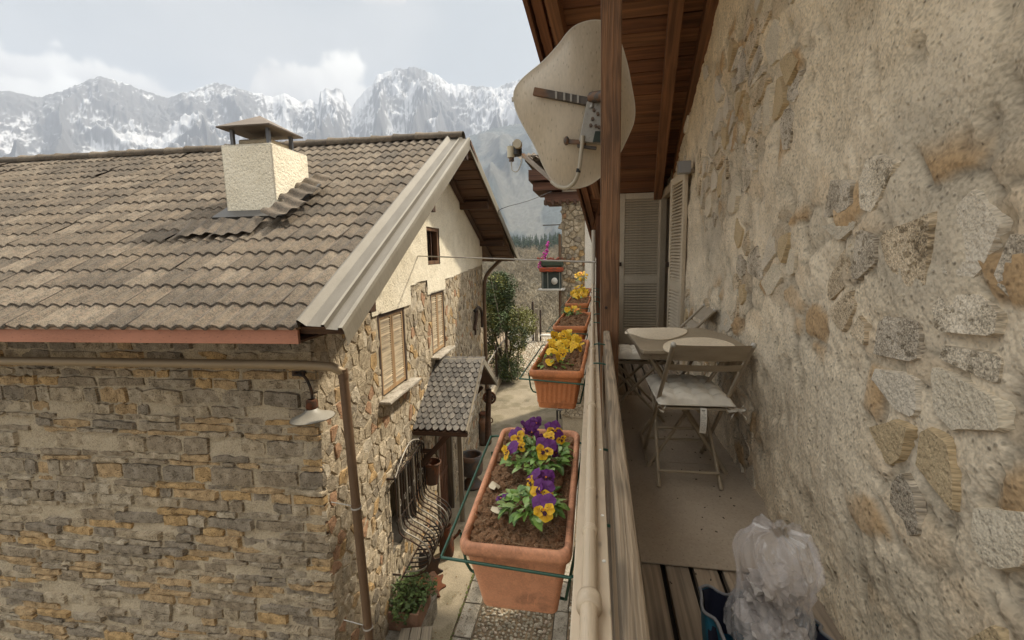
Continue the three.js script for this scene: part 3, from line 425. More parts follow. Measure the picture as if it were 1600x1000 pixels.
{
  const [a, b, c, d] = DOOR, m = B(T.wood, T.woodB, 0.006, [0.20, 0.085, 0.042], { roughness: 0.55 });
  const dr = part('house_door', box(0.05, d - c, b - a - 0.14, -0.10, (c + d) / 2, (a + b) / 2), m, house);
  for (let i = 0; i < 8; i++) { const z = lerp(a + 0.08, b - 0.08, (i + 0.5) / 8); for (const [y0, h] of [[0.3, 0.85], [1.2, 0.85]]) part('board', uvBox(box(0.03, h, 0.085, -0.06, y0 + h / 2, z, 0.006), 0.9, 'y', i * 0.4), m, dr); }
  part('lintel_rail', uvBox(box(0.04, 0.11, b - a - 0.16, -0.055, 1.14, (a + b) / 2, 0.006), 0.9, 'z'), m, dr);
  part('handle', rod([0.0, 1.1, b - 0.16], [-0.06, 1.1, b - 0.16], 0.014, 8), mat([0.35, 0.27, 0.12], { metalness: 0.8, roughness: 0.35 }), dr);
  const fm = B(T.wood, T.woodB, 0.003, [0.34, 0.30, 0.235]);
  part('door_frame', [box(0.16, d - c, 0.07, -0.02, (c + d) / 2, b - 0.035), box(0.16, d - c, 0.07, -0.02, (c + d) / 2, a + 0.035), box(0.16, 0.09, b - a - 0.14, -0.02, d - 0.045, (a + b) / 2)].map((g) => uvBox(g, 0.9, 'y')), fm, house);
}
// ---- roof: boarded slab, tiles in courses, ridge caps, metal verge, gutter
const roof = part('roof', (() => { const g = []; const slab = (z0, y0, z1, y1, x0, x1, t) => { const L = Math.hypot(z1 - z0, y1 - y0), b = uvBox(box(x1 - x0, t, L, 0, 0, 0), 1.1, 'x'); b.rotateX(Math.atan2(y1 - y0, z0 - z1)); b.translate((x0 + x1) / 2, (y0 + y1) / 2 - t / 2 - 0.03, (z0 + z1) / 2); return b; }; g.push(slab(0.62, 4.79, -4.05, 7.27, -10.5, 0.66, 0.07)); g.push(slab(-4.05, 7.27, -9.6, 5.19, -10.5, 0.72, 0.07)); return g; })(), mSoffitWood, house);
{
  const r = rng(55), ca = Math.cos(RA), sa = Math.sin(RA), E = 0.315, TW = 0.30, N = Math.round(RL / E);
  const wave = (x) => 0.5 + 0.5 * Math.cos((x / 0.15) * 2 * Math.PI), prof = (x) => 0.034 * Math.pow(wave(x), 0.85);
  const tileGeo = (r2) => { const n = 14, P = [], U = [], I = [], L = E + 0.06, du = r2() * 3, dv = r2() * 3, rows = [[0, -0.004], [L * 0.55, 0.006], [L, 0.016], [L, -0.014]];
    for (const [s, o] of rows) for (let i = 0; i <= n; i++) { const x = -TW / 2 + TW * 1.0 * i / n; P.push(x, prof(x) + o, s + (o === 0.016 || o < -0.01 ? 0.004 * Math.sin(x * 90 + du) : 0)); U.push(x / 0.5 + du, s / 0.5 + dv); }
    for (let j = 0; j < 3; j++) for (let i = 0; i < n; i++) { const a = j * (n + 1) + i, b = a + 1, c = a + n + 1, d = c + 1; I.push(a, c, b, b, c, d); }
    const g = new THREE.BufferGeometry(); g.setAttribute('position', new THREE.Float32BufferAttribute(P, 3)); g.setAttribute('uv', new THREE.Float32BufferAttribute(U, 2)); g.setIndex(I); const h = g.toNonIndexed(); g.computeVertexNormals(); return g; };
  const vars = [0, 1, 2, 3, 4, 5].map(() => tileGeo(r)), mB = new THREE.Matrix4().makeBasis(V(1, 0, 0), V(0, ca, sa), V(0, -sa, ca)), q0 = new THREE.Quaternion().setFromRotationMatrix(mB), list = [];
  for (let j = 0; j < N; j++) for (let i = 0; i < 36; i++) {
    const x = 0.20 - i * TW, s = RL - (j + 1) * E;                   // s = way down from the ridge to the tile's head
    const zc = -4.05 + (s) * ca, yc = 7.27 - (s) * sa; if (s < -0.12) continue;
    const p = V(x, yc + 0.012 * ca + ru(-0.003, 0.003, r), zc), w = onScreen(toWorld(p)); if (inChim(x, zc)) continue;
    list.push({ p, g: vars[Math.floor(r() * 6)], m: mTiles[Math.floor(Math.pow(r(), 1.3) * 4)], k: (w[0] > 405 ? 3 : 1) / (w[2] * w[2]) * (w[0] > -60 ? 1 : 0), tw: ru(-0.012, 0.012, r) * (r() < 0.06 ? 4 : 1) });
  }
  function inChim(x, z) { return x < -1.05 && x > -1.85 && z < -1.3 && z > -2.1; }
  list.sort((a, b) => b.k - a.k); const rest = [];
  list.forEach((t, i) => { const q = q0.clone().multiply(new THREE.Quaternion().setFromEuler(new THREE.Euler(t.tw, t.tw * 0.8, 0))); if (i < 300) { const m = part('roof_tile', t.g, t.m, roof); m.position.copy(t.p); m.quaternion.copy(q); } else { const g = plain(t.g.clone()); g.applyMatrix4(new THREE.Matrix4().compose(t.p, q, V(1, 1, 1))); const c = t.m.color, a = new Float32Array(g.attributes.position.count * 3); for (let k = 0; k < a.length; k += 3) { a[k] = c.r; a[k + 1] = c.g; a[k + 2] = c.b; } g.setAttribute('color', new THREE.BufferAttribute(a, 3)); rest.push(g); } });
  part('tile_field', rest, B(T.tile, T.stoneB, 0.006, [1, 1, 1], { vertexColors: true, roughness: 0.95 }), roof, { kind: 'stuff' });
  // ridge caps
  for (let i = 0; i < 27; i++) { const g = grid(8, 3, (u, v) => { const a = lerp(-0.15, 1.15, u) * Math.PI, R1 = (v < 0.25 ? 0.125 : 0.108) + (1 - v) * 0.008; return [v * 0.42, Math.sin(a) * R1 * 0.78, Math.cos(a) * R1 * 1.25, u, v * 0.8 + i * 0.3]; }); const m = part('ridge_tile', g, mTiles[i % 4], roof); m.material = mTiles[(i * 7) % 4]; m.position.set(0.58 - 0.40 * (i + 1), 7.30 + ru(-0.008, 0.008, r), -4.05); }
  part('rear_tiles', grid(240, 18, (u, v) => { const x = lerp(-10.5, 0.35, u), z = lerp(-4.05, -9.55, v); return [x, 7.29 + (z + 4.05) * RK2 + 0.02 * wave(x), z, x / 0.5, z / 0.5]; }), mTiles[0], roof);
  // verge: folded metal strips stepping down outwards, near slope and far slope
  const strip = (outl, z0, y0, z1, y1, x1off, m, name) => { const a = V(0, y0, z0), b = V(0, y1, z1), d = b.clone().sub(a), L = d.length(); d.normalize(); const nrm = V(0, -d.z, d.y); if (nrm.y < 0) nrm.negate(); const g = grid(outl.length - 1, 40, (u, v) => { const i = Math.round(u * (outl.length - 1)), [x, h] = outl[i]; const p = a.clone().addScaledVector(d, v * L).addScaledVector(nrm, h + 0.003 * Math.sin(v * 40)); return [x + x1off * v, p.y, p.z, x * 2, v * L]; }); return part(name, plain(g).computeVertexNormals() || g.toNonIndexed(), m, roof); };
  const flat = (g) => { const h = g.toNonIndexed(); h.computeVertexNormals(); return h; };
  const vg = (outl, z0, y0, z1, y1, xoff) => { const a = V(0, y0, z0), b = V(0, y1, z1), d = b.clone().sub(a), L = d.length(); d.normalize(); let nrm = V(0, -d.z, d.y); if (nrm.y < 0) nrm.negate(); return flat(grid(outl.length - 1, 24, (u, v) => { const [x, h] = outl[Math.round(u * (outl.length - 1))], p = a.clone().addScaledVector(d, v * L).addScaledVector(nrm, h); return [x + xoff * v, p.y, p.z, x * 3, v * L]; })); };
  const N0 = [[0.325, 0.0], [0.345, 0.085], [0.36, 0.085]], NA = [[0.36, 0.085], [0.41, 0.03], [0.53, 0.022]], NB = [[0.53, 0.022], [0.535, 0.042], [0.56, 0.042]], NC = [[0.56, 0.042], [0.565, 0.0], [0.66, -0.01]], ND = [[0.66, -0.01], [0.665, 0.012], [0.70, 0.012]], NE = [[0.70, 0.012], [0.705, -0.02], [0.70, -0.16], [0.685, -0.16]];
  part('verge_flashing', [N0, NA, NC].map((o) => vg(o, 0.70, 4.75, -4.05, 7.27, 0)), mVerge, roof);
  part('verge_edge', [NB, ND].map((o) => vg(o, 0.70, 4.75, -4.05, 7.27, 0)), mVergeHi, roof);
  part('bargeboard', [vg(NE, 0.70, 4.75, -4.05, 7.27, 0)], mVergeHi, roof);
  part('rear_verge', [N0, NA, NC].map((o) => vg(o, -4.05, 7.27, -9.62, 5.18, 0.16)), mVerge, roof);
  part('rear_bargeboard', [NB, ND, NE].map((o) => vg(o, -4.05, 7.27, -9.62, 5.18, 0.16)), mVergeHi, roof);
  // rough boards of the overhang's underside, purlins and the ridge beam that carry it
  for (let i = 0; i < 30; i++) { const z = lerp(0.5, -9.4, (i + 0.5) / 30), y = roofY(z) - 0.115, g = uvBox(box(0.62, 0.018, 0.305, 0.33, 0, 0, 0.003), 0.9, 'x', i * 0.31); const m = part('soffit_board', g, mSoffitWood, roof); m.position.set(0.02, y - 0.0, z); m.rotation.x = z > -4.05 ? RA : -RA2; m.scale.z = z > -4.05 ? 1.1 : 1.04; }
  for (const z of [0.02, -2.0, -4.05, -5.9, -7.9]) part('purlin', uvBox(box(0.86, 0.16, 0.13, 0.22, roofY(z) - 0.235 - (z === -4.05 ? 0.04 : 0), z, 0.008), 1, 'x', z), mDarkWood, roof);
  for (const [z0, z1] of [[-4.15, -9.3], [-3.95, 0.4]]) part('rafter', beam([0.10, roofY(z0) - 0.17, z0], [0.10, roofY(z1) - 0.17, z1], 0.09, 0.10), mDarkWood, roof);
  part('fascia', uvBox(box(9.9, 0.115, 0.03, -4.64, 4.682, 0.665, 0.004), 1, 'x'), mSalmon, roof);
  part('eave_flashing', uvBox(box(9.9, 0.022, 0.07, -4.64, 4.752, 0.665, 0.004), 1, 'x'), mat([0.50, 0.34, 0.25], { map: T.dust, roughness: 0.5 }), roof);
  part('eave_soffit', uvBox(box(9.9, 0.02, 0.62, -4.64, 4.64, 0.33), 1, 'x'), mSoffitWood, roof);
}
// ---- chimney: plastered stack, cap on legs, tiled skirt
{
  const ch = part('chimney', uvBox(box(0.68, 1.5, 0.76, -1.46, 5.93, -1.70, 0.02), 1.3), mPlaster, roof);
  part('chimney_flue', uvBox(box(0.42, 0.10, 0.46, -1.46, 6.725, -1.70, 0.02), 1), mMortar, ch);
  const cap = new THREE.ConeGeometry(0.50, 0.20, 4, 1); cap.rotateY(Math.PI / 4); cap.translate(-1.46, 6.99, -1.64);
  part('chimney_cap', [cap.toNonIndexed(), box(0.70, 0.015, 0.70, -1.46, 6.885, -1.64)], mat([0.15, 0.12, 0.095], { map: T.dust, roughness: 0.7, metalness: 0.3 }), ch);
  for (const [x, z] of [[-1.70, -1.42], [-1.22, -1.42], [-1.22, -1.88], [-1.70, -1.88]]) part('cap_leg', box(0.04, 0.22, 0.04, x, 6.78, z), mat([0.16, 0.16, 0.165], { metalness: 0.6, roughness: 0.5 }), ch);
  // flashing skirt: a row of tiles set across the slope beside and below the stack
  const ca = Math.cos(RA), sa = Math.sin(RA), q0 = new THREE.Quaternion().setFromRotationMatrix(new THREE.Matrix4().makeBasis(V(1, 0, 0), V(0, ca, sa), V(0, -sa, ca)));
  const sk = (w, l) => grid(16, 2, (u, v) => { const x = (u - 0.5) * w; return [x, 0.03 * (0.5 + 0.5 * Math.cos(x / 0.16 * 6.283)) + (v === 1 ? 0.012 : 0), v * l, x * 2, v * l * 2]; });
  const put = (x, z, w, l, lift, turn, m) => { const g = sk(w, l), o = part('skirt_tile', g, m, ch); o.position.set(x, roofY(z) + lift, z); o.quaternion.copy(q0).multiply(new THREE.Quaternion().setFromEuler(new THREE.Euler(0.10, turn, 0.0))); return o; };
  put(-1.02, -1.16, 0.42, 0.36, 0.20, 1.0, mTiles[0]); put(-1.04, -1.53, 0.42, 0.36, 0.21, 1.0, mTiles[2]); put(-1.06, -1.90, 0.42, 0.34, 0.20, 1.0, mTiles[1]);
  put(-1.36, -1.02, 0.5, 0.36, 0.10, 0.12, mTiles[2]); put(-1.80, -1.02, 0.5, 0.36, 0.10, 0.12, mTiles[0]);
  part('lead_flashing', (() => { const g = box(0.92, 0.03, 1.05, 0, 0, 0); g.rotateX(RA); g.translate(-1.42, roofY(-1.62) + 0.06, -1.62); return g; })(), mat([0.06, 0.055, 0.05], { roughness: 0.6 }), ch);
}
// ---- rainwater: gutter arm along the front and the leaning brown downpipe, the farther downpipe with its elbow
{
  const pA = toHouse(onPlane(535, 572, 'z', -3.74)), pB = toHouse(onPlane(577, 1000, 'z', -3.74));
  const dn = pB.clone().sub(pA).normalize(), foot = pA.clone().addScaledVector(dn, 4.35);
  const elbow = [V(-6.4, pA.y + 0.03, 0.26), V(-1.2, pA.y + 0.03, 0.26), V(pA.x - 0.12, pA.y + 0.012, 0.22), V(pA.x - 0.03, pA.y - 0.01, 0.20), pA.clone().addScaledVector(dn, 0.06)];
  part('gutter_arm', tube(elbow, 0.043, 60, 12), mGutter, house);
  part('downpipe', [rod(pA.clone().addScaledVector(dn, 0.03), foot, 0.042, 14)], mPipe, house);
  part('pipe_collar', [0.06, 1.35, 2.62].map((t) => rod(pA.clone().addScaledVector(dn, t), pA.clone().addScaledVector(dn, t + 0.05), 0.047, 14)), mPipe, house);
  for (const t of [1.37, 2.64]) part('pipe_bracket', [rod(pA.clone().addScaledVector(dn, t), pA.clone().addScaledVector(dn, t + 0.015), 0.050, 12), rod(pA.clone().addScaledVector(dn, t), pA.clone().addScaledVector(dn, t).add(V(-0.28, 0, -0.05)), 0.005, 5)], mat([0.5, 0.48, 0.44], { metalness: 0.5 }), house);
  const d = part('rear_downpipe', tube([[0.42, 5.12, -8.75], [0.36, 5.06, -8.6], [0.12, 4.72, -8.16], [0.08, 4.5, -8.12], [0.08, 0.3, -8.12]], 0.05, 40, 8), mPipe, house);
}
// ================================================================ THINGS ALONG THE LANE
const mRust = mat([0.16, 0.085, 0.05], { map: T.rust, roughness: 0.85, metalness: 0.3 });
const mIron = mat([0.085, 0.077, 0.07], { map: T.rust, roughness: 0.6, metalness: 0.55 });
const mPaleIron = mat([0.34, 0.31, 0.27], { map: T.dust, roughness: 0.55, metalness: 0.4 });
const mSlate = [[0.17, 0.163, 0.155], [0.235, 0.225, 0.21], [0.13, 0.125, 0.12], [0.20, 0.19, 0.175]].map((c) => B(T.tile, T.stoneB, 0.004, c, { roughness: 0.8 }));
const mGreyWood = B(T.wood, T.woodB, 0.004, [0.36, 0.315, 0.25], { roughness: 0.9 });
const hw = (x, y, z) => { const w = toWorld(V(x, y, z)); return [w.x, w.y, w.z]; };
// ---- slated porch roof over the door: ridge stands out from the wall, slope towards the eye
{
  const c = thing('door_canopy', 'small porch roof of grey scalloped slates over the house door', 'canopy', hw(0, 0, -3.8), HT);
  const r = rng(202), yr = 3.45, ye = 2.66, run = 1.34, X = 0.86, a = Math.atan((yr - ye) / run), L = Math.hypot(run, yr - ye);
  for (const s of [1, -1]) { const b = uvBox(box(X, 0.03, L), 0.9, 'x'); b.rotateX(s * a); b.translate(X / 2, (yr + ye) / 2 - 0.03, s * run / 2); part('roof_boards', b, mDarkWood, c); }
  const slate = (k) => { const w = 0.096, l = 0.2, P = [[-w / 2, 0], [w / 2, 0], [w / 2, -l + 0.066], [w * 0.36, -l + 0.026], [w * 0.13, -l + 0.003], [-w * 0.13, -l + 0.003], [-w * 0.36, -l + 0.026], [-w / 2, -l + 0.066]]; const g = prism(P, 0.013); g.rotateX(-Math.PI / 2); g.rotateY(Math.PI); g.rotateZ(0); return uvBox(g, 0.5, null, k * 0.37); };
  const gs = [0, 1, 2, 3, 4].map(slate);                          // lies in xz, head at the origin
  const rows = 14, ex = L / rows;
  for (let j = 0; j < rows; j++) for (let i = 0; i < 9; i++) {
    const x = 0.0 + (i + (j % 2 ? 0.5 : 0.0)) * 0.1075, s = L - (rows - j) * ex; if (x > X) continue;
    const m = part('slate', gs[Math.floor(r() * 5)], mSlate[Math.floor(r() * 4)], c), d = s - 0.06;
    m.position.set(x + ru(-0.004, 0.004, r), yr - d * Math.sin(a) + 0.012 + ru(0, 0.004, r), d * Math.cos(a)); m.rotation.set(a - 0.125 + Math.PI * 0, 0, ru(-0.03, 0.03, r)); m.rotation.y = Math.PI * 0 + ru(-0.03, 0.03, r); m.scale.z = -1; m.scale.y = 1;
  }
  const far = uvBox(box(X, 0.02, L), 0.5); far.rotateX(-a); far.translate(X / 2, (yr + ye) / 2 + 0.004, -run / 2 - 0.004); part('far_slates', far, mSlate[0], c);
  part('ridge_flashing', [1, -1].map((s) => { const b = box(X + 0.02, 0.008, 0.085); b.rotateX(s * a); b.translate(X / 2, yr + 0.012, s * 0.04); return b; }), mVergeHi, c);
  for (const s of [1, -1]) part('barge_strip', beam([X + 0.012, yr - 0.01, s * 0.005], [X + 0.012, ye - 0.01, s * (run + 0.01)], 0.03, 0.11), s > 0 ? mGreyWood : mVergeHi, c);
  part('eave_board', uvBox(box(X + 0.03, 0.06, 0.025, X / 2, ye - 0.035, run + 0.012), 0.9, 'x'), mDarkWood, c);
  part('eave_purlin', uvBox(box(X, 0.08, 0.07, X / 2, ye - 0.06, run - 0.08), 0.9, 'x'), mDarkWood, c);
  for (const s of [1, -1]) { part('bracket', beam([0.05, 2.02, s * (run - 0.12)], [X - 0.28, ye - 0.06, s * (run - 0.12)], 0.07, 0.08), mDarkWood, c); part('bracket_tie', beam([0.04, 2.28, s * (run - 0.12)], [0.32, 2.28, s * (run - 0.12)], 0.05, 0.05), mDarkWood, c); }
  part('porch_post', uvBox(box(0.085, 2.6, 0.075, 0.33, 1.30, -0.25), 0.9, 'y'), mGreyWood, c);
  part('hanging_log', rod([X - 0.14, 2.55, -run + 0.1], [X - 0.2, 1.35, -run + 0.12], 0.055, 10, 0.06), mDarkWood, c);
}
// ---- bellied wrought iron grille before the ground floor window
{
  const g = thing('window_grille', 'bellied wrought iron grille over the ground floor window', 'grille', hw(0.04, 0, -2.0), HT);
  const z0 = 0.58, z1 = -0.58, prof = (b) => [[0.10, 2.42], [0.10, 2.05], [0.10, 1.78], [0.13, 1.62], [0.30, 1.52], [0.44, 1.42], [0.50, 1.28], [0.46, 1.13], [0.32, 1.03], [0.13, 1.0]];
  const n = 13; for (let i = 0; i < n; i++) { const z = lerp(z0, z1, i / (n - 1)); part('bar', tube(prof().map(([x, y]) => [x, y, z]), 0.011, 26, 6), i % 3 === 1 ? mPaleIron : mIron, g); }
  for (const [x, y, w] of [[0.10, 2.42, 0.02], [0.10, 1.80, 0.015], [0.5, 1.28, 0.014], [0.13, 1.0, 0.015]]) part('strap', uvBox(box(0.012, w * 1.6, z0 - z1 + 0.05, x, y, 0)), mIron, g);
  part('top_arch', tube([[0.1, 2.42, z0], [0.1, 2.56, z0 * 0.6], [0.1, 2.66, 0], [0.1, 2.56, z1 * 0.6], [0.1, 2.42, z1]], 0.013, 24, 6), mPaleIron, g);
  for (let i = 0; i < 9; i++) { const z = lerp(z0 * 0.8, z1 * 0.8, i / 8), t = new THREE.TorusGeometry(0.055, 0.008, 5, 14); t.rotateY(Math.PI / 2); t.translate(0.1, 2.47 + 0.10 * (1 - Math.pow(z / z0, 2)), z); part('scroll', t, mIron, g); }
  for (let i = 0; i < 6; i++) { const z = lerp(z0 * 0.8, z1 * 0.8, i / 5), t = new THREE.TorusGeometry(0.03, 0.007, 5, 10); t.scale(1, 1.5, 1); t.rotateY(Math.PI / 2); t.translate(0.1, 2.0, z); part('scroll', t, mPaleIron, g); }
  for (const z of [z0, z1]) for (const y of [2.4, 1.02]) part('fixing', rod([-0.06, y, z], [0.1, y, z], 0.014, 6), mIron, g);
}
// ---- old enamel lamp on its swan neck on the front wall
{
  const o = hw(-0.05, 0, 0), l = thing('wall_lamp', 'old enamel lamp on a curved bracket near the house corner', 'lamp', o, HT);
  const w = (px, py) => { const p = toHouse(onPlane(px, py, 'z', -3.78)); return [p.x + 0.05, p.y, 0.12]; };
  const a = w(458, 586), b = w(478, 588), c = w(487, 606), d = w(490, 622);
  part('bracket', tube([[a[0], a[1], 0.0], [a[0], a[1], 0.06], b, c, d], 0.014, 20, 6), mIron, l);
  part('wall_plate', box(0.13, 0.05, 0.02, a[0] + 0.02, a[1], 0.03), mIron, l);
  const cap = lathe([[0.03, 0.0], [0.05, -0.01], [0.055, -0.08], [0.045, -0.09]], 14); cap.translate(d[0], d[1] - 0.0, 0.14); part('lamp_holder', cap, mRust, l);
  const sh = lathe([[0.05, -0.085], [0.07, -0.11], [0.115, -0.135], [0.195, -0.165], [0.20, -0.172], [0.11, -0.142], [0.05, -0.10]], 28); sh.rotateZ(0.06); sh.translate(d[0], d[1], 0.16); part('lamp_shade', sh, mat([0.34, 0.32, 0.28], { map: T.dust, roughness: 0.5 }), l);
}
// ---- pots, urn, churn, old iron
const groundAt = (x, z) => PY(z);
{
  const x = -2.70, z = -9.15, u = thing('stone_urn', 'big dark pot on a flared foot by the porch', 'urn', [x, PY(z) + 0.002, z]);
  part('foot', lathe([[0.001, 0], [0.235, 0], [0.235, 0.03], [0.20, 0.07], [0.125, 0.16], [0.105, 0.24], [0.14, 0.27], [0.001, 0.27]], 28), mat([0.14, 0.115, 0.095], { map: T.rust, roughness: 0.7 }), u);
  part('bowl', lathe([[0.14, 0.265], [0.225, 0.29], [0.25, 0.36], [0.25, 0.62], [0.262, 0.64], [0.25, 0.72], [0.205, 0.725], [0.195, 0.70], [0.20, 0.40], [0.001, 0.36]], 30), mat([0.165, 0.15, 0.135], { map: T.rust, roughness: 0.6 }), u);
}
{
  const x = -2.90, z = -11.1, y = PY(z), u = thing('milk_churn', 'old rusty milk churn standing behind the dark pot', 'milk churn', [x, y + 0.35, z]);
  part('body', lathe([[0.001, -0.35], [0.18, -0.35], [0.185, -0.3], [0.185, 0.22], [0.15, 0.30], [0.10, 0.35], [0.10, 0.42], [0.12, 0.44]], 24), mat([0.20, 0.155, 0.115], { map: T.rust, roughness: 0.6, metalness: 0.3 }), u);
  part('lid', lathe([[0.125, 0.43], [0.13, 0.47], [0.08, 0.50], [0.001, 0.5]], 20), mRust, u);
  for (const s of [1, -1]) part('handle', tube([[s * 0.15, 0.22, 0.05], [s * 0.24, 0.26, 0.05], [s * 0.22, 0.36, 0.05], [s * 0.12, 0.36, 0.05]], 0.014, 14, 6), mRust, u);
}
{
  const w = hw(0.28, 1.62, -7.35), o = thing('wagon_hub', 'rusty iron wheel hub fixed to the wall beside the porch', 'wheel hub', w, HT);
  part('rim', new THREE.TorusGeometry(0.15, 0.03, 8, 22), mRust, o); const d = rod([0, 0, -0.12], [0, 0, 0.04], 0.11, 18); part('disc', d, mIron, o);
  for (let i = 0; i < 7; i++) { const a = i * 0.898, t = new THREE.SphereGeometry(0.03, 8, 6); t.translate(Math.cos(a) * 0.085, Math.sin(a) * 0.085, 0.045); part('knob', t, mRust, o); }
  part('axle', rod([0, 0, 0.02], [0, 0, -0.2], 0.04, 10), mIron, o); part('stem', rod([-0.02, -0.1, -0.06], [-0.04, -0.75, -0.1], 0.035, 8), mIron, o);
}
{
  const w = hw(0.16, 1.78, -2.86), o = thing('hanging_pot', 'rusty bucket shaped pot hanging beside the house door', 'pot', w, HT);
  part('bucket', lathe([[0.001, -0.18], [0.10, -0.18], [0.145, 0.15], [0.155, 0.16], [0.155, 0.19], [0.135, 0.19], [0.128, 0.12], [0.001, 0.02]], 22), mat([0.21, 0.125, 0.08], { map: T.rust, roughness: 0.8 }), o);
  part('handle', tube([[-0.15, 0.16, 0], [-0.1, 0.3, 0], [0, 0.36, 0], [0.1, 0.3, 0], [0.15, 0.16, 0]], 0.007, 16, 5), mIron, o); part('hook', rod([0, 0.36, 0], [-0.2, 0.42, 0], 0.009, 6), mIron, o);
}
{
  const x = -2.56, z = -7.0, o = thing('iron_jug', 'rusty iron jug with spout standing under the window grille', 'jug', [x, PY(z) + 0.003, z], 0.4);
  part('body', lathe([[0.001, 0], [0.11, 0], [0.13, 0.1], [0.12, 0.30], [0.08, 0.42], [0.075, 0.5], [0.1, 0.55], [0.085, 0.55], [0.06, 0.48], [0.001, 0.4]], 20), mRust, o);
  part('spout', tube([[0.10, 0.28, 0], [0.2, 0.36, 0], [0.24, 0.43, 0]], 0.025, 10, 7), mRust, o); part('handle', tube([[-0.07, 0.46, 0], [-0.2, 0.42, 0], [-0.19, 0.24, 0], [-0.11, 0.18, 0]], 0.013, 14, 6), mRust, o);
}
{
  const x = -2.70, z = -6.30, o = thing('iron_cogwheel', 'rusty toothed iron wheels leaning by the leafy crate', 'iron scrap', [x, PY(z) + 0.28, z], 0.5);
  const cog = (R, n, th) => { const P = []; for (let i = 0; i < n; i++) { const a = i / n * 6.283, b = 6.283 / n; P.push([Math.cos(a) * R * 0.72, Math.sin(a) * R * 0.72], [Math.cos(a + b * 0.25) * R * 0.78, Math.sin(a + b * 0.25) * R * 0.78], [Math.cos(a + b * 0.55) * R, Math.sin(a + b * 0.55) * R], [Math.cos(a + b * 0.62) * R, Math.sin(a + b * 0.62) * R], [Math.cos(a + b * 0.8) * R * 0.74, Math.sin(a + b * 0.8) * R * 0.74]); } const s = new THREE.Shape(P.map(([u, v]) => new THREE.Vector2(u, v))); const h = new THREE.Path(); h.absarc(0, 0, R * 0.5, 0, 6.283, true); s.holes.push(h); const g = new THREE.ExtrudeGeometry(s, { depth: th, bevelEnabled: true, bevelSize: 0.006, bevelThickness: 0.006, bevelSegments: 1, curveSegments: 10 }); return g; };
  const a = cog(0.30, 9, 0.03); a.rotateX(-0.35); part('wheel', a, mIron, o); const b = cog(0.24, 8, 0.03); b.rotateX(-1.2); b.translate(0.06, -0.14, 0.22); part('wheel', b, mRust, o); const c = cog(0.2, 7, 0.03); c.rotateY(0.9); c.rotateX(-0.3); c.translate(-0.1, 0.16, -0.14); part('wheel', c, mIron, o);
  part('axle', rod([-0.25, -0.25, 0.15], [0.05, 0.25, -0.15], 0.022, 8), mRust, o);
}
{
  const o = thing('timber_bench', 'weathered plank bench corner at the bottom of the lane', 'bench', [-2.28, PY(-4.95), -4.98], 0.25);
  for (let i = 0; i < 3; i++) part('plank', uvBox(box(0.13, 0.035, 1.0, -0.15 + i * 0.14, 0.48, 0.42, 0.005), 0.9, 'z', i), mGreyWood, o);
  for (const [x, z] of [[-0.17, 0.0], [0.15, 0.0], [-0.17, 0.8], [0.15, 0.8]]) part('leg', uvBox(box(0.05, 0.46, 0.05, x, 0.23, z), 0.9, 'y'), mDarkWood, o);
}
// a far-off pickaxe shape by the rear corner: scythe blades on the wall
{
  const o = thing('wall_tool', 'dark old farm tool hanging by the far corner of the house', 'farm tool', hw(0.06, 3.75, -7.0), HT);
  part('beam', rod([0.02, -0.25, 0.25], [0.02, 0.18, -0.05], 0.04, 8), mDarkWood, o); part('hoop', tube([[0.02, 0.2, 0.2], [0.05, 0.26, -0.1], [0.06, 0.1, -0.42], [0.05, -0.3, -0.5]], 0.035, 16, 7), mIron, o); part('prong', rod([0.03, 0.16, 0.15], [0.03, -0.38, 0.22], 0.025, 7), mIron, o);
}
// ---- galvanised rod across the lane, thin cable, antenna stub
{
  const a = toWorld(V(0.02, 5.297 - 0.0, -3.05)), b = V(-0.02, 5.235, -3.1), o = thing('crossbar', 'thin galvanised tube spanning the lane from house to balcony', 'tube', [a.x, a.y, a.z]), d = b.clone().sub(a);
  part('tube', rod([0, 0, 0], d.clone().multiplyScalar(0.47), 0.0085, 8), mPaleIron, o); part('inner_tube', rod(d.clone().multiplyScalar(0.46), d, 0.0065, 8), mPaleIron, o); part('wall_flange', rod([-0.02, 0, 0], [0.02, 0, 0], 0.03, 10), mPaleIron, o);
  const c0 = onPlane(786, 325, 'z', -9), c1 = onPlane(862, 299, 'z', -10.6), cb = thing('cable', 'thin black cable running to the neighbouring roof', 'cable', [c0.x, c0.y, c0.z]); const e = c1.clone().sub(c0), e0 = toWorld(V(0.7, 6.2, -7.0)).sub(c0);
  part('wire', tube([e0, V(0, 0, 0), e.clone().multiplyScalar(0.5).add(V(0, -0.03, 0)), e], 0.006, 20, 5), mat([0.03, 0.03, 0.03]), cb);
}
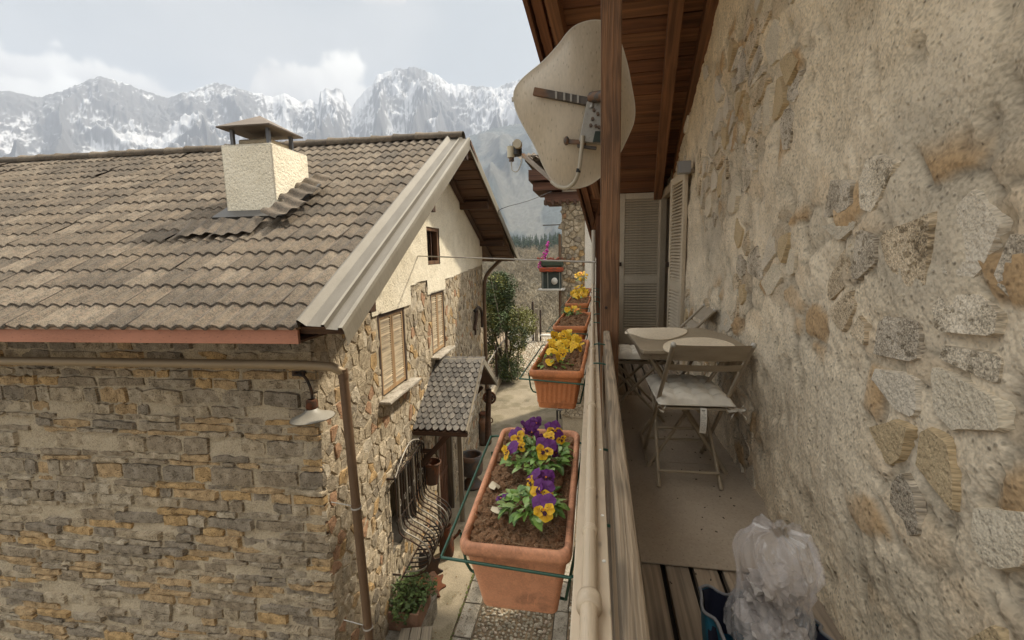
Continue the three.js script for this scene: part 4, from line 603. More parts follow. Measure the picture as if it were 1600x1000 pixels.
// ---- garden side: fence panels, posts, big evergreen shrub
{
  const r = rng(91), f = thing('lane_fence', 'grey metal fence along the garden side of the lane', 'fence', [-3.45, 0, -14]);
  const pts = [[0.1, 1.6], [-0.02, -1.2], [-0.05, -4.0], [0.22, -5.6]];
  for (const [x, z] of pts) part('post', box(0.06, 1.55, 0.06, x, PY(-14 + z) + 0.72, z), mIron, f);
  for (let i = 0; i < 3; i++) { const [x0, z0] = pts[i], [x1, z1] = pts[i + 1], y0 = PY(-14 + z0), y1 = PY(-14 + z1); for (const h of [0.35, 1.3]) part('rail', beam([x0, y0 + h, z0], [x1, y1 + h, z1], 0.03, 0.04), mPaleIron, f); for (let k = 1; k < 14; k++) { const t = k / 14; if (i === 2) continue; part('bar', rod([lerp(x0, x1, t), lerp(y0, y1, t) + 0.35, lerp(z0, z1, t)], [lerp(x0, x1, t), lerp(y0, y1, t) + 1.3, lerp(z0, z1, t)], 0.01, 5), mIron, f); } part('footing', beam([x0, y0 + 0.1, z0], [x1, y1 + 0.1, z1], 0.14, 0.3), mMortar, f); }
  const [x0, z0] = pts[2], [x1, z1] = pts[3]; part('sheet_panel', beam([x0, PY(-14 + z0) + 0.83, z0], [x1, PY(-14 + z1) + 0.83, z1], 0.015, 0.95), mat([0.42, 0.39, 0.34], { map: T.dust, metalness: 0.3 }), f);
  const g = thing('lane_gate', 'dark gate posts with a pale low bar where the lane ends', 'gate', [-2.95, PY(-21.5), -21.5]);
  for (const [x, h, rad] of [[-0.12, 1.9, 0.05], [0.05, 1.55, 0.09], [0.24, 1.5, 0.045]]) part('post', rod([x, -0.05, 0], [x, h, 0], rad, 9), rad > 0.08 ? mGreyWood : mIron, g);
  part('bar', rod([0.24, 0.28, 0], [1.9, 0.28, 0.1], 0.06, 8), mat([0.62, 0.60, 0.55]), g); part('side_rail', beam([-0.12, 1.2, 0], [-0.42, 0.9, 2.6], 0.03, 0.05), mPaleIron, g); part('side_panel', beam([-0.12, 0.6, 0.1], [-0.42, 0.45, 2.6], 0.012, 0.8), mat([0.36, 0.34, 0.30], { map: T.dust }), g);
  const e = thing('evergreen_shrub', 'tall green shrub with yellowish leaves behind the stone house', 'shrub', [-3.35, PY(-16) - 0.1, -16.2]);
  part('trunk', [rod([0, -0.2, 0], [0.1, 2.6, 0.1], 0.09, 7, 0.03), rod([0, 0.4, 0], [-0.5, 2.4, 0.3], 0.05, 6, 0.02), rod([0.05, 0.6, 0], [0.5, 2.2, -0.2], 0.05, 6, 0.02)], mDarkWood, e);
  const P = [], C = [], blobs = []; for (let i = 0; i < 40; i++) { const h = ru(0.2, 3.75, r), w = 0.80 * Math.sin(Math.PI * clamp(0.16 + h / 4.6)); blobs.push([ru(-1, 1, r) * w + (h > 2.6 ? -0.12 : 0), h, ru(-1, 1, r) * w, ru(0.28, 0.52, r), ru(0.55, 1.25, r), r()]); }
  for (let i = 0; i < 19000; i++) { const b = blobs[Math.floor(r() * 40)], v = V(ru(-1, 1, r), ru(-1, 1, r), ru(-1, 1, r)).normalize().multiplyScalar(b[3] * (0.55 + 0.55 * Math.sqrt(r()))), c = V(b[0] + v.x, b[1] + v.y * 1.1, b[2] + v.z), a = V(ru(-1, 1, r), ru(-0.4, 1, r), ru(-1, 1, r)).normalize().multiplyScalar(0.05), s = V(ru(-1, 1, r), ru(-1, 1, r), ru(-1, 1, r)).cross(a).normalize().multiplyScalar(0.02); P.push(c.x - a.x, c.y - a.y, c.z - a.z, c.x + s.x, c.y + s.y, c.z + s.z, c.x + a.x, c.y + a.y, c.z + a.z, c.x - a.x, c.y - a.y, c.z - a.z, c.x + a.x, c.y + a.y, c.z + a.z, c.x - s.x, c.y - s.y, c.z - s.z); const k = b[4] * ru(0.75, 1.3, r), ye = b[5] > 0.7 ? 1 : 0; for (let q = 0; q < 6; q++) C.push((0.065 + ye * 0.085) * k, (0.095 + ye * 0.055) * k, 0.03 * k); }
  const lg = new THREE.BufferGeometry(); lg.setAttribute('position', new THREE.Float32BufferAttribute(P, 3)); lg.setAttribute('color', new THREE.Float32BufferAttribute(C, 3)); lg.computeVertexNormals(); part('foliage', lg, new THREE.MeshPhysicalMaterial({ vertexColors: true, roughness: 0.7, side: THREE.DoubleSide }), e, { kind: 'stuff' });
  for (let i = 0; i < 5; i++) part('bare_stem', rod([ru(-0.5, 0.6, r), 0.2, ru(0, 0.9, r)], [ru(-0.6, 0.8, r), ru(1.8, 4.2, r), ru(0, 0.7, r)], 0.018, 5, 0.006), mGreyWood, e);
}
// ---- under the balcony: slatted bench with pink flowers
{
  const o = thing('slatted_bench', 'dark slatted garden bench in the lane below the balcony', 'bench', [-0.62, PY(-12.6), -12.6], 0);
  const m = mat([0.06, 0.055, 0.052], { roughness: 0.5 }); for (let i = 0; i < 7; i++) part('slat', box(0.95, 0.03, 0.09, 0, 0.62, 0.75 - i * 0.17, 0.006), i % 2 ? m : mat([0.19, 0.175, 0.16], { roughness: 0.5 }), o);
  for (const x of [-0.45, 0.45]) { for (const z of [-0.25, 0.75]) part('leg', box(0.05, 0.62, 0.05, x, 0.31, z), m, o); part('arm_rest', tube([[x, 0.64, 0.8], [x, 0.86, 0.7], [x, 0.9, 0.2], [x, 0.85, -0.25]], 0.02, 14, 6), mat([0.5, 0.47, 0.42], { roughness: 0.4 }), o); }
  const q = thing('pink_plant', 'pot of bright pink flowers on the dark slatted bench', 'plant', [-0.72, PY(-12.6) + 0.64, -12.2]); part('pot', lathe([[0.001, 0], [0.09, 0], [0.12, 0.14], [0.105, 0.14], [0.001, 0.12]], 14), mat([0.3, 0.13, 0.07]), q);
  const r = rng(8), fl = [], lf = []; for (let i = 0; i < 70; i++) { const g = new THREE.SphereGeometry(ru(0.02, 0.035, r), 6, 4); g.scale(1, 0.6, 1); g.translate(ru(-0.22, 0.22, r), 0.2 + ru(0, 0.09, r), ru(-0.12, 0.12, r)); (i % 3 ? fl : lf).push(g); } part('blossoms', fl, mat([0.62, 0.05, 0.20]), q, { kind: 'stuff' }); part('leaves', lf, mat([0.05, 0.09, 0.03]), q, { kind: 'stuff' });
}
// ---- leafy crate by the grille
{
  struct('stone_step', uvBox(box(0.50, 0.42, 1.75, -2.56, 0.16, -4.95, 0.02), 0.7), mKerbB, 'low stone step along the house foot', 'step');
  const cx = -2.53, cz = -5.36, SY = 0.372, o = thing('leaf_crate', 'weathered clay trough of small green leaves at the house foot', 'planter', [cx, SY, cz], 0.06);
  const m = B(T.clay, T.stoneB, 0.003, [0.33, 0.185, 0.115]); const W = 0.42, D = 0.52, Hh = 0.26;
  for (const [w, d, x, z] of [[W, 0.03, 0, D / 2], [W, 0.03, 0, -D / 2], [0.03, D - 0.03, W / 2 - 0.015, 0], [0.03, D - 0.03, -W / 2 + 0.015, 0]]) part('side', uvBox(box(w, Hh, d, x, Hh / 2, z, 0.008), 0.5), m, o);
  part('soil', box(W - 0.06, 0.03, D - 0.06, 0, Hh - 0.06, 0), B(T.soil, null, 0, [0.14, 0.09, 0.055]), o);
  const r = rng(404), P = [], C = []; for (let i = 0; i < 900; i++) { const a = r() * 6.28, rr = Math.sqrt(r()), lob = 0.55 + 0.9 * vnoise(Math.cos(a) * 2.2 + 5, Math.sin(a) * 2.2 + 5, 3), h = ru(-0.06, 0.36, r) * (1.15 - rr * 0.75) * lob, c = V(Math.cos(a) * rr * 0.30 * lob, Hh - 0.02 + h, Math.sin(a) * rr * 0.36 * lob), u = V(ru(-1, 1, r), ru(-0.2, 0.5, r), ru(-1, 1, r)).normalize(), s = u.clone().cross(V(ru(-0.4, 0.4, r), 1, ru(-0.4, 0.4, r))).normalize(), L = ru(0.02, 0.04, r); const p = (k, l) => { const q = c.clone().addScaledVector(u, k * L).addScaledVector(s, l * L); P.push(q.x, q.y, q.z); }; for (const t of [[[-1, 0], [0, 0.55], [1, 0]], [[-1, 0], [1, 0], [0, -0.55]]]) for (const [k, l] of t) p(k, l); const k2 = ru(0.6, 1.5, r); for (let q = 0; q < 6; q++) C.push(0.085 * k2, 0.13 * k2, 0.035 * k2); }
  const g = new THREE.BufferGeometry(); g.setAttribute('position', new THREE.Float32BufferAttribute(P, 3)); g.setAttribute('color', new THREE.Float32BufferAttribute(C, 3)); g.computeVertexNormals();
  const pl = thing('leafy_plant', 'bushy small leaved green plant growing in the clay trough', 'plant', [cx, SY, cz], 0.06); part('foliage', g, new THREE.MeshPhysicalMaterial({ vertexColors: true, roughness: 0.6, side: THREE.DoubleSide }), pl, { kind: 'stuff' });
}
// ---- neighbouring house at the end of the balcony: rubble corner, plaster, low tiled eaves, flower shelf
{
  const o = thing('far_house', 'neighbouring house with a rubble corner and pale plaster at the balcony end', 'house', [0, 0, -11.2]), r = rng(303);
  const xl = onPlane(878, 420, 'z', -11.2).x, xm = onPlane(906, 400, 'z', -11.2).x, yT = onPlane(890, 292, 'z', -11.2).y;
  part('wall', uvBox(box(3.2, yT + 0.3, 3, xl + 1.6, yT / 2 - 0.15, -1.51), 1.3), mMortar, o);
  part('plaster', uvBox(box(2.2, yT - 1.5, 0.05, xm + 1.1 + 0.12, 0.75 + yT / 2, 0.03), 1.3), mat([0.72, 0.68, 0.62], { map: T.rough, bumpMap: T.roughB, bumpScale: 0.006 }), o);
  part('plaster_band', uvBox(box(0.75, 0.42, 0.06, xl + 0.4, yT - 0.1, 0.035), 1.3), mat([0.72, 0.68, 0.62], { map: T.rough }), o);
  const rest = []; for (const c of voronoi(xl, xm + 0.5, 1.2, yT - 0.35, 0.15, 0.085, r, 0.95, (x, y) => x < xm + 0.05 + 0.22 * (fbm(y * 2.2, 1, 3, 3) - 0.5) * 2 + (y < 5.3 ? 0.18 : 0))) { const p = inset(c, 0.003, r, 0.12); const cx = p.reduce((s, q) => s + q[0], 0) / p.length, cy = p.reduce((s, q) => s + q[1], 0) / p.length, g = stoneGeo(p.map(([x, y]) => [x - cx, y - cy]), ru(0.015, 0.035, r), r, 0.4); if (cy > 3.6) { const m = part('stone', g, pickStone(r), o); m.position.set(cx, cy, 0); } else { g.translate(cx, cy, 0); rest.push(g); } }
  if (rest.length) part('stonework', rest, mStones[0], o, { kind: 'stuff' });
  // tiled roof seen from below: stepped board ends and rafters
  const e = [[826, 264, 880, 282], [832, 283, 884, 297], [850, 298, 884, 316]].map(([a, b, c, d]) => [onPlane(a, b, 'z', -11), onPlane(c, d, 'z', -11)]);
  e.forEach(([p, q], i) => part('eave_board', uvBox(box(q.x - p.x + 0.3, (p.y - q.y) * 0.8, 1.7 - i * 0.3, (p.x + q.x) / 2 + 0.15, (p.y + q.y) / 2, -0.6 + i * 0.06), 1, 'x'), B(T.wood, T.woodB, 0.004, [0.17, 0.08, 0.05]), o));
  for (let i = 0; i < 5; i++) part('rafter_end', box(0.06, 0.10, 0.22, e[2][0].x + 0.04 + i * 0.17, e[2][1].y + 0.0, 0.24), mDarkWood, o);
  const p = onPlane(836, 238, 'z', -11), q = onPlane(875, 225, 'z', -11); const rf = part('roof', uvBox(box(4.2, 0.12, 2.6, e[0][0].x + 2.0, e[0][0].y + 0.26, -1.2), 0.5), mTiles[0], o);
  for (let i = 0; i < 16; i++) { const t = grid(8, 1, (u, v) => [(u - 0.5) * 0.3, 0.05 * (0.5 + 0.5 * Math.cos(u * 6.283 * 2)), v * 0.4]); const m = part('roof_tile', t, mTiles[i % 4], rf); m.position.set(e[0][0].x - 0.1 + (i % 8) * 0.27, e[0][0].y + 0.34 + (i > 7 ? 0.12 : 0), -0.18 - (i > 7 ? 0.34 : 0)); m.rotation.x = 0.3; }
  part('antenna_rod', rod(onPlane(848, 352, 'z', -11.2).sub(V(0, 0, -11.2)), onPlane(880, 351, 'z', -11.2).sub(V(0, 0, -11.2)), 0.012, 6), mIron, o);
  part('corner_pipe', rod([xl - 0.04, 3.6, 0.06], [xl - 0.04, onPlane(878, 366, 'z', -11.2).y, 0.06], 0.035, 8), mPipe, o);
}
{
  const c = onPlane(862, 452, 'z', -11), o = thing('flower_shelf', 'little roofed shelf with dark hut and red edging on the far wall', 'shelf', [c.x, c.y, c.z]);
  part('board', box(0.62, 0.04, 0.34, 0, 0, 0, 0.008), mat([0.55, 0.52, 0.47]), o); part('hut', box(0.46, 0.42, 0.2, 0.0, 0.23, 0), mat([0.035, 0.045, 0.04]), o);
  for (const x of [-0.2, -0.08, 0.2]) part('hut_post', box(0.025, 0.4, 0.02, x, 0.22, 0.115), mat([0.16, 0.17, 0.15]), o); const d = new THREE.SphereGeometry(0.075, 14, 10); d.scale(1, 1.1, 0.5); d.translate(0.08, 0.2, 0.11); part('figure', d, mat([0.52, 0.5, 0.45]), o);
  part('edging', box(0.56, 0.10, 0.26, 0.0, 0.47, 0.02, 0.02), mat([0.42, 0.12, 0.06], { map: T.rust }), o); part('roof', (() => { const g = box(0.52, 0.16, 0.24, 0.02, 0.61, 0, 0.05); return g; })(), mat([0.045, 0.06, 0.04]), o);
  const q = thing('magenta_flower', 'tall magenta flower spike behind the roofed shelf', 'plant', [c.x - 0.16, c.y + 0.5, c.z - 0.06]), r = rng(17), fl = [], rd = [];
  for (let i = 0; i < 90; i++) { const t = r(), g = new THREE.SphereGeometry(ru(0.015, 0.03, r), 5, 4); g.translate(-0.08 + 0.16 * t + ru(-1, 1, r) * (0.10 * (1 - t) + 0.01), t * 0.62, ru(-0.06, 0.06, r)); fl.push(g); } for (let i = 0; i < 60; i++) { const g = new THREE.SphereGeometry(ru(0.015, 0.03, r), 5, 4); g.translate(ru(-0.16, 0.42, r), ru(0.12, 0.24, r), ru(-0.1, 0.14, r)); rd.push(g); }
  part('stem', rod([-0.05, -0.1, 0], [0.08, 0.6, 0], 0.008, 5), mat([0.06, 0.08, 0.03]), q); part('blossoms', fl, mat([0.60, 0.08, 0.38]), q, { kind: 'stuff' }); part('red_leaves', rd, mat([0.32, 0.09, 0.055]), q, { kind: 'stuff' });
}
// ================================================================ THE BALCONY AND ITS HOUSE
const DK = 4.1;                                                     // deck height
const mRough = B(T.rough, T.roughB, 0.007, [1, 1, 1], { roughness: 1, vertexColors: true });
const mPost = B(T.wood, T.woodB, 0.005, [0.36, 0.19, 0.098], { roughness: 0.7 });
const mBalWood = B(T.wood, T.woodB, 0.003, [0.44, 0.345, 0.245], { roughness: 0.85 });
const mDeck = B(T.wood, T.woodB, 0.004, [0.52, 0.44, 0.36], { roughness: 0.85 });
const mRailPaint = mat([0.62, 0.505, 0.37], { map: T.dust, roughness: 0.38 });
const mTaupe = mat([0.40, 0.325, 0.23], { map: T.dust, roughness: 0.5 });
const mShut = mat([0.66, 0.56, 0.42], { map: T.dust, roughness: 0.5 });
const mTaupeDk = mat([0.32, 0.26, 0.18], { map: T.dust, roughness: 0.5 });
const mSoff = [[0.30, 0.125, 0.055], [0.24, 0.10, 0.047], [0.34, 0.155, 0.070]].map((c) => B(T.wood, T.woodB, 0.004, c, { roughness: 0.7 }));
const SC = 8.47, SK = 0.40, soffY = (z) => SC + SK * z;            // underside of the boards: falls away from the eye
const onSoffit = (px, py) => { const d = rayOf(px, py), t = (SC + SK * CAM.z - CAM.y) / (d.y - SK * d.z); return CAM.clone().addScaledVector(d, t); };
const eaveX = (z) => -0.47 + 0.105 * (-3.5 - z);
const DZ0 = -6.08, DZ1 = -4.98, DY1 = 6.02;                         // door opening
const wallX = (y, z) => 0.755 + 0.045 * smooth(DK, DK + 1.3, y) + 0.035 * (fbm(z * 1.3, y * 1.3, 4, 3) - 0.5) * 2 - 0.02 * smooth(5.8, 7.2, y) + 0.02 * (fbm(z * 4 + 9, y * 4, 7, 3) - 0.5);
const balc = thing('rendered_house', 'rough rendered house wall with timber roof over the balcony', 'house', [0, 0, 0]);
{
  const r = rng(61);
  // wall: coarse render over rubble, real relief down to a centimetre
  const NZ = 620, NY = 300, g = dropFaces(grid(NZ, NY, (u, v) => {
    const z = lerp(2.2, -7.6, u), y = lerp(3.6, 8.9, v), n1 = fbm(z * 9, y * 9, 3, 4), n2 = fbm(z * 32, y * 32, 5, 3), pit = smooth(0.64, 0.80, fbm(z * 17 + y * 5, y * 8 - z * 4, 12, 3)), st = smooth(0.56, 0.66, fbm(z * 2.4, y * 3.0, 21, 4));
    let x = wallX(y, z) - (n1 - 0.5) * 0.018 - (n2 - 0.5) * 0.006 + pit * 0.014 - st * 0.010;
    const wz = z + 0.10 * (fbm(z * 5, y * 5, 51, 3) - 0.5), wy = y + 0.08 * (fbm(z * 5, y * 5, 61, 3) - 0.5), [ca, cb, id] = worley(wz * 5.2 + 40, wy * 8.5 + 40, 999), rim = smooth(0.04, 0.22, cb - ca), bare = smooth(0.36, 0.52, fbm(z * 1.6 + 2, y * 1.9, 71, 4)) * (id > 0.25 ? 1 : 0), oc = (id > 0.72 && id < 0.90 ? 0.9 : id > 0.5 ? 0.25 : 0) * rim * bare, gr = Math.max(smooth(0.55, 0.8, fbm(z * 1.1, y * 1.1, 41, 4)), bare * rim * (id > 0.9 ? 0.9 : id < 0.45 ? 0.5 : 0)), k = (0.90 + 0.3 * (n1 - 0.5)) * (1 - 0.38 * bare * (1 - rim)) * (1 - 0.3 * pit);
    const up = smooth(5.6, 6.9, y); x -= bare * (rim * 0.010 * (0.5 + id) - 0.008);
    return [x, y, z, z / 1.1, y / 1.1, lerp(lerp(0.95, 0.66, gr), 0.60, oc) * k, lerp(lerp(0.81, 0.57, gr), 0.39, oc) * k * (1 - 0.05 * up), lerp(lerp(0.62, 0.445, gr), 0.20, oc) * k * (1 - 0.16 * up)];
  }), (x, y, z) => !(z > DZ0 && z < DZ1 && y < DY1));
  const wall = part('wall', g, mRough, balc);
  part('lower_wall', uvBox(box(0.3, 3.9, 9.5, 0.5, 1.85, -2.7), 1.3), mMortar, balc);
  // rubble that shows where the render has come away: stones one by one, crisp edged, hardly proud
  const mW = [[0.90, 0.78, 0.61], [0.80, 0.70, 0.56], [0.95, 0.83, 0.65], [0.72, 0.62, 0.49], [0.78, 0.60, 0.37], [0.92, 0.81, 0.66], [0.84, 0.68, 0.48]].map((c, i) => B(i % 3 === 0 ? T.stone : T.rough, T.stoneB, 0.010, c.map((v) => (i % 3 ? v * 0.82 : v)), { roughness: 1 }));
  const cells = voronoi(-4.9, 1.4, 4.05, 7.4, 0.185, 0.125, r, 1.15, (z, y) => smooth(0.40, 0.56, fbm(z * 1.6 + 2, y * 1.9, 71, 4)) > 0.25 + 0.5 * fbm(z * 7, y * 7, 81, 2) - 0.12).filter((c) => r() < 0.8);
  cells.slice(0, 299).forEach((c) => {
    const p = inset(c, 0.010 + r() * 0.014, r, 0.10), cz = p.reduce((q, k) => q + k[0], 0) / p.length, cy = p.reduce((q, k) => q + k[1], 0) / p.length;
    const st = part('stone', stoneGeo(p.map(([z, y]) => [z - cz, y - cy]), ru(0.003, 0.009, r), r, 0.5), mW[Math.floor(r() * 7)], wall); st.position.set(wallX(cy, cz) - 0.007, cy, cz); st.rotation.y = -Math.PI / 2;
  });
  // door: reveal, frame, dark door leaf
  part('door_reveal', [box(0.22, DY1 - DK, 0.03, 0.90, (DY1 + DK) / 2, DZ0 - 0.015), box(0.22, DY1 - DK, 0.03, 0.90, (DY1 + DK) / 2, DZ1 + 0.015), box(0.22, 0.03, DZ1 - DZ0 + 0.06, 0.90, DY1 + 0.015, (DZ0 + DZ1) / 2)].map((q) => uvBox(q, 1)), mTaupe, balc);
  part('door_frame', [box(0.06, DY1 - DK, 0.09, 0.775, (DY1 + DK) / 2, DZ0 + 0.045), box(0.06, DY1 - DK, 0.09, 0.785, (DY1 + DK) / 2, DZ1 - 0.045), box(0.06, 0.09, DZ1 - DZ0 - 0.18, 0.78, DY1 - 0.045, (DZ0 + DZ1) / 2)].map((q) => uvBox(q, 1)), mTaupe, balc);
  const dl = part('door_leaf', uvBox(box(0.05, DY1 - DK, DZ1 - DZ0, 0.98, (DY1 + DK) / 2, (DZ0 + DZ1) / 2), 1), mTaupeDk, balc); part('pane', box(0.01, 1.1, 0.7, 0.95, 5.3, (DZ0 + DZ1) / 2), mat([0.03, 0.035, 0.04], { roughness: 0.08 }), dl);
  // louvred shutter leaves
  const shutter = (label, w, h, pos, turn, n1, n2) => {
    const s = new THREE.Group(); s.name = 'shutter'; s.userData.label = label; s.position.set(...pos); s.rotation.y = turn; balc.add(s);
    const tw = 0.07, mid = h * 0.435, f = part('frame', [box(tw, h, 0.034, -w / 2 + tw / 2, h / 2, 0, 0.005), box(tw, h, 0.034, w / 2 - tw / 2, h / 2, 0, 0.005), box(w - 2 * tw, 0.07, 0.030, 0, h - 0.035, 0, 0.004), box(w - 2 * tw, 0.10, 0.030, 0, mid, 0, 0.004), box(w - 2 * tw, 0.19, 0.030, 0, 0.095, 0, 0.004)].map((q) => uvBox(q, 0.9)), mShut, s);
    const g2 = uvBox(box(w - 2 * tw, 0.007, 0.036), 0.9); const run = (y0, y1, n) => { for (let i = 0; i < n; i++) { const m = part('slat', g2, mShut, s); m.position.set(0, lerp(y0, y1, (i + 0.5) / n), 0); m.rotation.x = 0.72; } };
    run(mid + 0.05, h - 0.07, n1); run(0.19, mid - 0.05, n2);
    part('backing', box(w - 2 * tw, h - 0.1, 0.004, 0, h / 2, -0.02), mTaupeDk, s);
    part('catch', [box(0.03, 0.05, 0.03, -w / 2 + 0.02, mid + 0.2, 0.03), rod([-w / 2 - 0.02, mid + 0.22, 0.03], [-w / 2 + 0.03, mid + 0.22, 0.03], 0.006, 6)], mIron, s);
    return s;
  };
  const a = onPlane(968, 303, 'z', -6.05), b = onPlane(1037, 540, 'z', -6.05), w = 0.545;
  shutter('open louvred shutter leaf standing across the balcony', w, a.y - DK - 0.02, [a.x + w / 2, DK + 0.02, -6.05], 0, 30, 17);
  shutter('louvred shutter leaf folded back against the wall', 0.56, 1.84, [0.735, DK + 0.06, -4.70], -Math.PI / 2 + 0.07, 30, 17);
  // boarded roof: boards across, rafters with the fall
  const zs = []; for (let z = 0.7; z > -8.4; z -= 0.125) zs.push(z);
  zs.forEach((z, i) => { const x0 = eaveX(z) - 0.02, L = 1.7 - x0, g2 = uvBox(box(L, 0.022, 0.128, 0, 0, 0, 0.004), 1.1, 'x', i * 0.37); const m = part('roof_board', g2, mSoff[Math.floor(r() * 3)], balc); m.position.set(x0 + L / 2, soffY(z) + 0.012 + ru(-0.003, 0.003, r), z); m.rotation.x = -Math.atan(SK); });
  { const L = Math.hypot(9.4, 9.4 * SK), cov = grid(1, 12, (u, v) => { const z = lerp(0.9, -8.5, v); return [lerp(eaveX(z) - 0.06, 2.2, u), soffY(z) + 0.09, z, u * 2, v * 9]; }); part('roof_cover', cov, mTiles[2], balc); }
  const raf = (p0, p1, p2, p3, h, name = 'rafter') => { // left and right edges given in the picture, both on the boards' underside
    const A = onSoffit(...p0), Bq = onSoffit(...p1), C = onSoffit(...p2), D = onSoffit(...p3), m0 = A.clone().lerp(Bq, 0.5), m1 = C.clone().lerp(D, 0.5), d = m1.clone().sub(m0).normalize(), wdt = Math.max(0.05, (Math.abs(A.x - Bq.x) + Math.abs(C.x - D.x)) / 2), s0 = m0.clone().addScaledVector(d, -4), s1 = m1.clone().addScaledVector(d, 2.2); s0.y -= h / 2; s1.y -= h / 2;
    return part(name, beam(s0, s1, wdt, h, 0.006), mSoff[2], balc); };
  raf([1046, 2], [1066, 2], [1021, 296], [1035, 296], 0.13);
  raf([857, 2], [878, 2], [877, 80], [893, 80], 0.12);
  raf([1100, 2], [1128, 2], [1052, 260], [1066, 260], 0.10);
  for (const [z0, z1] of [[0.7, -8.4]]) { part('eave_fascia', beam([eaveX(z0) - 0.035, soffY(z0) + 0.0, z0], [eaveX(z1) - 0.035, soffY(z1) + 0.0, z1], 0.03, 0.16), mSoff[1], balc); part('eave_batten', beam([eaveX(z0) + 0.035, soffY(z0) - 0.03, z0], [eaveX(z1) + 0.035, soffY(z1) - 0.03, z1], 0.07, 0.05), mSoff[0], balc); }
  part('end_brace', beam(V(-0.06, 5.62, -6.9), V(0.03, 6.0, -6.3), 0.07, 0.09), mSoff[1], balc);
}
// ---- deck and what covers it
{
  const r = rng(71), d = struct('balcony_deck', uvBox(box(0.95, 0.10, 8.6, 0.42, DK - 0.13, -3.1), 1), mat([0.035, 0.028, 0.02]), 'weathered plank floor of the balcony', 'floor');  // base is a near-black sheet, painting the dark seen between the planks
  for (let i = 0; i < 8; i++) { const w = 0.098; for (let z = 1.1 - (i % 3) * 0.3; z > -7.1;) { const L = ru(2.3, 3.4, r); const g = uvBox(box(w - ru(0.010, 0.016, r), 0.03, L - 0.006, 0, 0, 0, 0.004), 0.9, 'z', r() * 5); const m = part('plank', g, r() < 0.5 ? mDeck : mBalWood2(), d); m.position.set(0.045 + (i + 0.5) * 0.103, DK - 0.019 + ru(-0.002, 0.002, r), z - L / 2); z -= L; } }
  function mBalWood2() { return (mBalWood2.m ||= B(T.wood, T.woodB, 0.006, [0.46, 0.38, 0.30], { roughness: 0.9 })); }
  const mm = B(T.dust, T.stoneB, 0.0015, [0.44, 0.365, 0.285], { roughness: 0.75 });
  const t = thing('floor_mat', 'brown floor covering in two sheets on the balcony planks', 'mat', [0.44, DK, -2.7]);
  for (const [z0, z1, x0] of [[-1.70, -2.60, 0.10], [-2.606, -3.85, 0.10]]) part('sheet', uvBox(box(0.80 - x0, 0.006, z0 - z1, (0.80 + x0) / 2 - 0.44, 0.005, (z0 + z1) / 2 + 2.7, 0.002), 0.9), mm, t);
  const lf = []; for (let i = 0; i < 60; i++) { const g = box(ru(0.004, 0.012, r), 0.002, ru(0.003, 0.008, r)); g.rotateY(r() * 6); g.translate(ru(0.1, 0.7, r), DK + 0.0105, ru(-1.3, -4, r)); lf.push(g); }
  const l = struct('litter', lf, mat([0.07, 0.05, 0.035])); l.userData = { kind: 'stuff', label: 'tiny dry crumbs scattered on the balcony floor', category: 'litter' };
}
// ---- posts
{
  const t = thing('timber_post', 'dark brown square timber post in front of the satellite dish', 'post', [0.06, DK, -2.6]);
  const g = uvBox(box(0.104, 3.42, 0.104, 0, 1.66, 0, 0.008), 0.34, 'y'); const p = g.attributes.position; for (let i = 0; i < p.count; i++) { const k = (p.getY(i) - 0.6) / 2.0; p.setX(i, p.getX(i) * (0.95 + 0.06 * k) - 0.008 * k); } part('shaft', g, mPost, t);
  part('base_shoe', box(0.12, 0.02, 0.12, 0, 0.0, 0), mIron, t);
  for (const y of [0.75, 0.9]) part('bolt', rod([-0.02, y, 0.05], [-0.02, y, 0.062], 0.008, 8), mIron, t);
  const q = thing('far_post', 'slim timber post with pale pipe at the balcony end', 'post', [-0.045, DK, -6.6]); part('shaft', uvBox(box(0.06, 1.75, 0.06, 0.035, 0.82, 0.05), 1, 'y'), mSoff[1], q); part('pipe', rod([-0.03, -0.2, 0.1], [-0.03, 1.5, 0.1], 0.028, 10), mat([0.60, 0.55, 0.47]), q);
}
